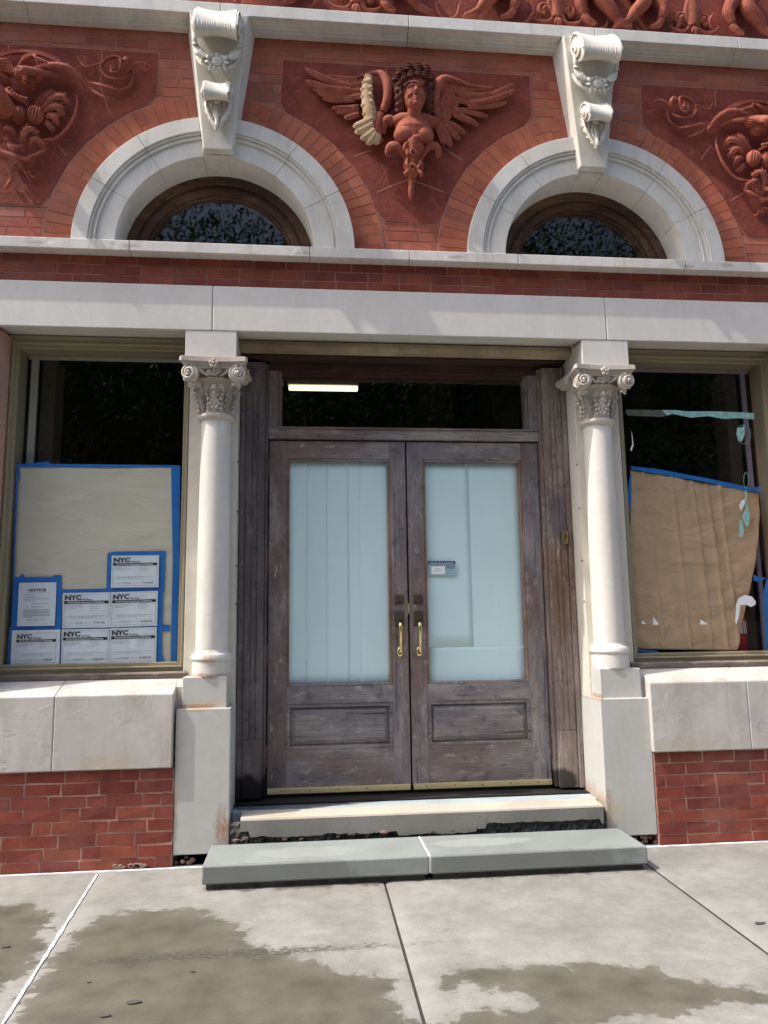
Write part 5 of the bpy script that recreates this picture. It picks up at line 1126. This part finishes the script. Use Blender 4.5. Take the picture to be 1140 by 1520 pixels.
def feather(mm, a, b, w_, h0=.03, h1=.03, bow=.0):
    A, B_ = H(a[0], a[1], h0), H(b[0], b[1], h1); d = B_-A; nn = Vector((-d.z, 0, d.x)).normalized(); C = [A.lerp(B_, i/10)+nn*(bow*math.sin(PI*i/10)) for i in range(11)]
    w_ *= 1.22; W = [w_*.8, w_*.9, w_, w_, w_, w_*1.02, w_*1.02, w_, w_*.95, w_*.78, w_*.34]; mm.sweep(C, W, [x*.30 for x in W], (0, -1, 0), 10)
    mm.sweep([c+Vector((0, -w_*.29, 0)) for c in C[:-1]], w_*.12, None, (0, -1, 0), 5)
    for q in (-.5, .5): mm.sweep([c+nn*w_*q+Vector((0, -w_*.23, 0)) for c in C[1:-1]], w_*.055, None, (0, -1, 0), 4)
# right wing
m = MB()
for a, b, w_, h0, h1, bo in (((860, 235), (1083, 150), .020, .05, .03, -.018), ((860, 245), (1086, 180), .021, .055, .035, -.02), ((850, 262), (1046, 240), .020, .05, .03, -.012), ((800, 170), (975, 165), .017, .06, .03, -.015), ((800, 200), (985, 200), .018, .06, .04, -.012),
    ((790, 225), (930, 250), .019, .06, .04, -.006), ((800, 275), (952, 312), .019, .045, .03, .004), ((790, 290), (906, 358), .018, .045, .03, .004), ((780, 300), (870, 340), .018, .05, .04, 0),
    ((720, 330), (840, 398), .021, .05, .03, .01), ((712, 345), (812, 428), .021, .05, .035, .01), ((705, 350), (770, 462), .022, .055, .035, .008), ((700, 355), (735, 452), .020, .06, .04, .004), ((760, 250), (812, 300), .02, .06, .05, 0), ((745, 180), (800, 262), .022, .07, .055, .01), ((735, 200), (780, 300), .022, .07, .055, .01), ((725, 220), (755, 330), .022, .07, .055, .01), ((712, 240), (735, 340), .022, .07, .055, .01), ((760, 150), (855, 200), .02, .07, .055, 0), ((765, 165), (870, 225), .02, .07, .055, 0)): feather(m, a, b, w_, h0, h1, bo)
C = curve([H(700, 330, .04), H(690, 240, .07), H(700, 160, .085), H(735, 125, .08), H(790, 135, .07), H(860, 160, .05), H(960, 172, .03)]); m.sweep(C, taper(len(C), .030, .034, .010, .35), taper(len(C), .028, .030, .010, .35), (0, -1, 0), 12)
m.sweep(curve([H(720, 320, .03), H(740, 240, .04), H(790, 200, .03), (H(850, 215, .02))]), .05, .03, (0, -1, 0), 10)
m.build('wing', 'terra', bust, smooth='auto', label='right wing of the bust, all red terracotta')
# left wing
m = MB()
for a, b, w_, h0, h1, bo in (((270, 160), (42, 70), .022, .05, .035, .02), ((270, 180), (44, 132), .021, .055, .035, .02), ((260, 200), (80, 170), .020, .05, .03, .012), ((300, 215), (106, 195), .020, .05, .03, .014), ((290, 228), (130, 222), .018, .045, .03, .008), ((300, 125), (152, 108), .018, .05, .03, .01), ((300, 140), (170, 128), .018, .05, .03, .01),
    ((310, 262), (178, 270), .019, .045, .03, .006), ((310, 275), (200, 290), .018, .045, .03, .004), ((310, 300), (236, 318), .020, .045, .03, .002), ((330, 150), (262, 160), .02, .06, .05, 0), ((330, 180), (262, 190), .02, .06, .05, 0), ((330, 210), (262, 215), .02, .06, .05, 0)): feather(m, a, b, w_, h0, h1, bo)
C = curve([H(430, 290, .05), H(452, 230, .075), H(455, 160, .085), H(430, 105, .08), H(390, 95, .06), H(300, 118, .03)]); m.sweep(C, taper(len(C), .028, .034, .008, .4), taper(len(C), .026, .03, .01, .4), (0, -1, 0), 12)
C = curve([H(420, 300, .05), H(402, 360, .05), H(405, 410, .04), H(425, 440, .03)]); m.sweep(C, taper(len(C), .034, .036, .02), taper(len(C), .028, .028, .015), (0, -1, 0), 12)
m.build('wing', 'terra', bust, smooth='auto', label='left wing of the bust')
m = MB()   # cream repair on the left wing
C = curve([H(360, 110, .055), H(350, 180, .06), H(358, 250, .06), H(368, 320, .06), H(352, 360, .055), H(355, 430, .05)]); m.sweep(C, taper(len(C), .030, .048, .036), taper(len(C), .02, .026, .018), (0, -1, 0), 12)
for k, (a, b) in enumerate((((375, 130), (325, 145)), ((378, 165), (318, 180)), ((378, 200), (320, 215)), ((380, 235), (322, 262)), ((380, 270), (330, 305)), ((380, 320), (282, 365)), ((380, 345), (292, 395)), ((390, 375), (320, 425)), ((395, 390), (352, 452)), ((400, 395), (392, 452)))): feather(m, a, b, .021 if k < 5 else .022, .08, .065, .004)
m.build('wing_patch', 'terra_cream', bust, smooth='auto', label='cream coloured repaired feathers on the left wing')
# console under the bust
m = MB()
C = curve([H(582, 440, .10), H(582, 500, .095), H(579, 550, .08), H(578, 585, .065), H(576, 612, .05), H(574, 632, .04)]); m.sweep(C, [.052, .052, .052, .050, .048, .046, .044, .041, .039, .038, .038, .039, .041, .044, .047, .049, .050, .050, .049, .047, .044, .040, .036, .031, .027, .024, .022, .022, .022, .022, .022][:len(C)], [.06, .06, .06, .058, .055, .052, .050, .046, .044, .042, .042, .042, .043, .044, .044, .044, .044, .044, .042, .04, .038, .034, .030, .028, .026, .024, .022, .022, .022, .022, .022][:len(C)], (0, -1, 0), 14)
for s in (-1, 1):
    for a_, b_, w_ in (((545, 470), (560, 530), .018), ((600, 575), (612, 520), .016), ((560, 580), (545, 610), .014)):
        C = curve([H(582+s*abs(a_[0]-582), a_[1], .12), H(582+s*abs(b_[0]-582)*1.1, (a_[1]+b_[1])/2, .125), H(582+s*abs(b_[0]-582), b_[1], .10)]); m.sweep(C, taper(len(C), .006, w_, .005), .012, (0, -1, 0), 8)
for s, u0_ in ((-1, 582), (1, 582)):
    C = curve([H(u0_+s*20, 560, .06), H(u0_+s*45, 500, .075), H(u0_+s*80, 460, .09), H(u0_+s*112, 462, .085), H(u0_+s*125, 495, .07), H(u0_+s*108, 515, .06)]); m.sweep(C, taper(len(C), .018, .034, .016, .55), taper(len(C), .012, .020, .012), (0, -1, 0), 10)
    C = curve([H(u0_+s*15, 520, .10), H(u0_+s*38, 470, .12), H(u0_+s*30, 440, .13)]); m.sweep(C, taper(len(C), .012, .024, .012), .014, (0, -1, 0), 10)
    C = curve([H(u0_+s*30, 600, .045), H(u0_+s*40, 560, .055), H(u0_+s*36, 520, .07)]); m.sweep(C, taper(len(C), .006, .018, .01), .014, (0, -1, 0), 8)
C = curve([H(560, 440, .13), H(598, 415, .15), H(635, 430, .13)]); m.sweep(C, taper(len(C), .01, .024, .01), .016, (0, -1, 0), 10)
m.spiral(H(580, 490, .16), .022, .018, 1, .008, 0, 1); m.spiral(H(578, 562, .125), .020, .016, 1, .0075, 0, 1)
m.ball(H(572, 632, .04), (.036, .032, .013), 14)
C = [H(572, 640, .045), H(572, 660, .045), H(571, 690, .042), H(570, 715, .038), H(569, 735, .03)]; m.sweep(C, [.026, .022, .020, .015, .003], None, (0, -1, 0), 8); m.ball(H(571, 682, .042), (.024, .022, .006), 10)
cs = m.build('console', 'terra', bust, remesh=.0036, smooth=True, label='leafy bracket with a pointed drop under the bust')
m = MB(); m.ball(H(580, 492, .150), (.008, .02, .013), 10); m.ball(H(578, 563, .115), (.007, .02, .011), 10); m.build('drill_hole', 'rubber', cs)

# ------------------------------------------------------------------ frieze above the cornice
m = MB()
xs = [-4.2, -2.7, -1.9, -1.13, -.36, .42, 1.18, 1.95, 2.7, 4.2]
for a, b in zip(xs[:-1], xs[1:]): m.box(a+.002, b-.002, .022, .06, 5.56, 6.5)
fz = m.build('frieze', 'terra_panel', B, bevel=.002, label='red terracotta frieze along the top edge')
m = MB(); m.box(-4.2, 4.2, .026, .06, 5.56, 6.5); m.build('mortar', 'mortar_up', fz)
def fleur(cx):
    m = MB(); z = 5.61
    for a, l, w_ in ((0, .075, .018), (-.45, .06, .014), (.45, .06, .014)):
        m.sweep(curve([(cx, -.02, z+.06), (cx+math.sin(a)*l*.6, -.035, z+.06-math.cos(a)*l*.5), (cx+math.sin(a)*l, -.03, z+.06-math.cos(a)*l)]), taper(13, .012, w_, .003), .012, (0, -1, 0), 8)
    m.sweep(curve([(cx-.04, -.01, z+.085), (cx, -.035, z+.08), (cx+.04, -.01, z+.085)]), .011, None, (0, -1, 0), 8); m.sweep(curve([(cx-.04, -.01, z+.11), (cx, -.035, z+.105), (cx+.04, -.01, z+.11)]), .010, None, (0, -1, 0), 8)
    for s in (-1, 1):
        m.spiral((cx+s*.085, -.01, z+.14), .052, .014, 1.3, .017, -PI/2, s, n=8); m.ball((cx+s*.085, -.02, z+.14), .018, 8)
        m.sweep(curve([(cx+s*.02, -.01, z+.09), (cx+s*.07, -.02, z+.03), (cx+s*.15, -.02, z+.035), (cx+s*.20, -.01, z+.09)]), taper(19, .012, .015, .004), .011, (0, -1, 0), 8)
        m.sweep(curve([(cx+s*.03, 0, z+.10), (cx+s*.05, -.02, z+.2), (cx+s*.02, -.02, z+.3)]), .02, None, (0, -1, 0), 8)
    m.sweep([(cx, -.02, z+.08), (cx, -.03, z+.2), (cx, -.02, z+.36)], [.03, .045, .02], .025, (0, -1, 0), 10)
    m.build('fleur_ornament', 'terra', fz, remesh=.005, smooth=True)
for cx in (-2.36, -.56+.2, 1.09, 2.12): fleur(cx)
def putto(cx, flip, z=5.60):
    m = MB(); F = lambda x, y, zz: (cx+flip*x, .019-y, z+zz)
    m.sweep(curve([F(.02, .05, .36), F(.10, .08, .24), F(.02, .08, .13), F(-.03, .06, .07)]), taper(19, .062, .052, .030), None, (0, -1, 0), 12)
    m.sweep(curve([F(-.02, .06, .075), F(-.07, .07, .04), F(-.13, .06, .02)]), taper(13, .030, .026, .016), None, (0, -1, 0), 10)
    for k in range(4): m.ball(F(-.125-.006*k, .07-.012*k, .035-.008*k), .012, 8)
    m.sweep(curve([F(.16, .05, .34), F(.24, .07, .20), F(.22, .07, .10)]), taper(13, .058, .045, .028), None, (0, -1, 0), 12)
    m.sweep(curve([F(.22, .06, .09), F(.19, .07, .045), F(.13, .06, .03)]), taper(13, .028, .025, .014), None, (0, -1, 0), 10)
    m.ball(F(.10, .05, .40), (.12, .07, .10), 16)
    m.sweep(curve([F(.28, .01, .02), F(.34, .03, .05), F(.38, .04, .12), F(.34, .03, .2)]), taper(19, .006, .016, .006), .012, (0, -1, 0), 8)
    m.sweep(curve([F(-.24, .01, .03), F(-.18, .03, .05), F(-.16, .03, .14)]), taper(13, .005, .014, .006), .01, (0, -1, 0), 8)
    m.build('cherub_legs', 'terra', fz, remesh=.005, smooth=True)
for cx, f in ((-1.0, 1), (.05, -1), (.42+.12, 1), (1.50, -1), (1.64, 1), (2.62, -1), (-2.0, -1), (3.0, 1)): putto(cx, f)

# ================================================================== ACROSS THE STREET (seen in the glass only)
MT['leaf'] = flat_mat('leaf_green', (74, 96, 44), .6, .35, scale=3); MT['bark'] = flat_mat('bark', (84, 74, 62), .9, .3, scale=12)
MT['brown_wall'] = flat_mat('brownstone', (150, 130, 116), .9, .15, scale=3); MT['dark_pane'] = flat_mat('dark_pane', (20, 24, 28), .2, .1)
def tree(x, y, h, lab, seed):
    rr = random.Random(seed); t = thing('street_tree', (x, y, 0), lab, 'tree', 'street trees across the road')
    m = MB(); T = [(x, y, -.1), (x+.1, y, h*.25), (x+rr.uniform(-.3, .3), y, h*.5), (x+rr.uniform(-.5, .5), y, h*.8)]
    m.sweep(curve(T, 3), taper(10, .22, .14, .04), None, (0, -1, 0), 8); tips = []
    for k in range(18):
        z0 = h*rr.uniform(.25, .75); a = rr.uniform(0, 2*PI); L = rr.uniform(1.4, 3.0); b = Vector((x, y, z0)); e = b+Vector((math.cos(a)*L, math.sin(a)*L, L*.7)); m.sweep(curve([b, b.lerp(e, .5)+Vector((0, 0, .3)), e], 3), [.07, .06, .05, .04, .03, .02, .01], None, (0, -1, .3), 6); tips += [e, b.lerp(e, .6)]
    m.build('trunk', 'bark', t, smooth=True); m = MB(); vs = []; fs = []
    for k in range(26000):
        c = rr.choice(tips); p = c+Vector((rr.gauss(0, .7), rr.gauss(0, .7), rr.gauss(0, .65))); s = rr.uniform(.03, .07); a = Vector((rr.gauss(0, 1), rr.gauss(0, 1), rr.gauss(0, 1))).normalized(); b = a.orthogonal().normalized()*s; c2 = a.cross(b); i = len(vs)
        vs += [p-b, p-c2*.6, p+b, p+c2*.6]; fs.append((i, i+1, i+2, i+3))
    m.add(vs, fs); m.build('crown', 'leaf', t)
labs = ['leafy street tree at the far left across the road', 'leafy street tree second from the left across the road', 'leafy street tree in the middle across the road', 'leafy street tree second from the right across the road', 'leafy street tree at the far right across the road']
for i, (x, y, h) in enumerate(((-10, -12.9, 13), (-5.6, -13.1, 15), (-.8, -12.8, 14), (4.2, -13.1, 15.5), (9, -12.9, 14))): tree(x, y, h, labs[i], 40+i)
t = thing('row_house', (0, -17, 0), 'dark brownstone row across the road, reflected in the glass', 'building')
m = MB(); m.box(-30, 30, -22, -16.2, -.3, 9.5); m.box(-30, 30, -16.3, -15.9, 9.2, 9.7); m.build('wall', 'brown_wall', t)
for zz in (1.4, 4.6, 7.2):
    for k in range(-9, 10):
        m = MB(); m.box(k*2.1-.5, k*2.1+.5, -16.2, -16.17, zz, zz+1.7); m.build('window', 'dark_pane', t)
for o in bpy.data.objects:
    if 'org' in o: del o['org']
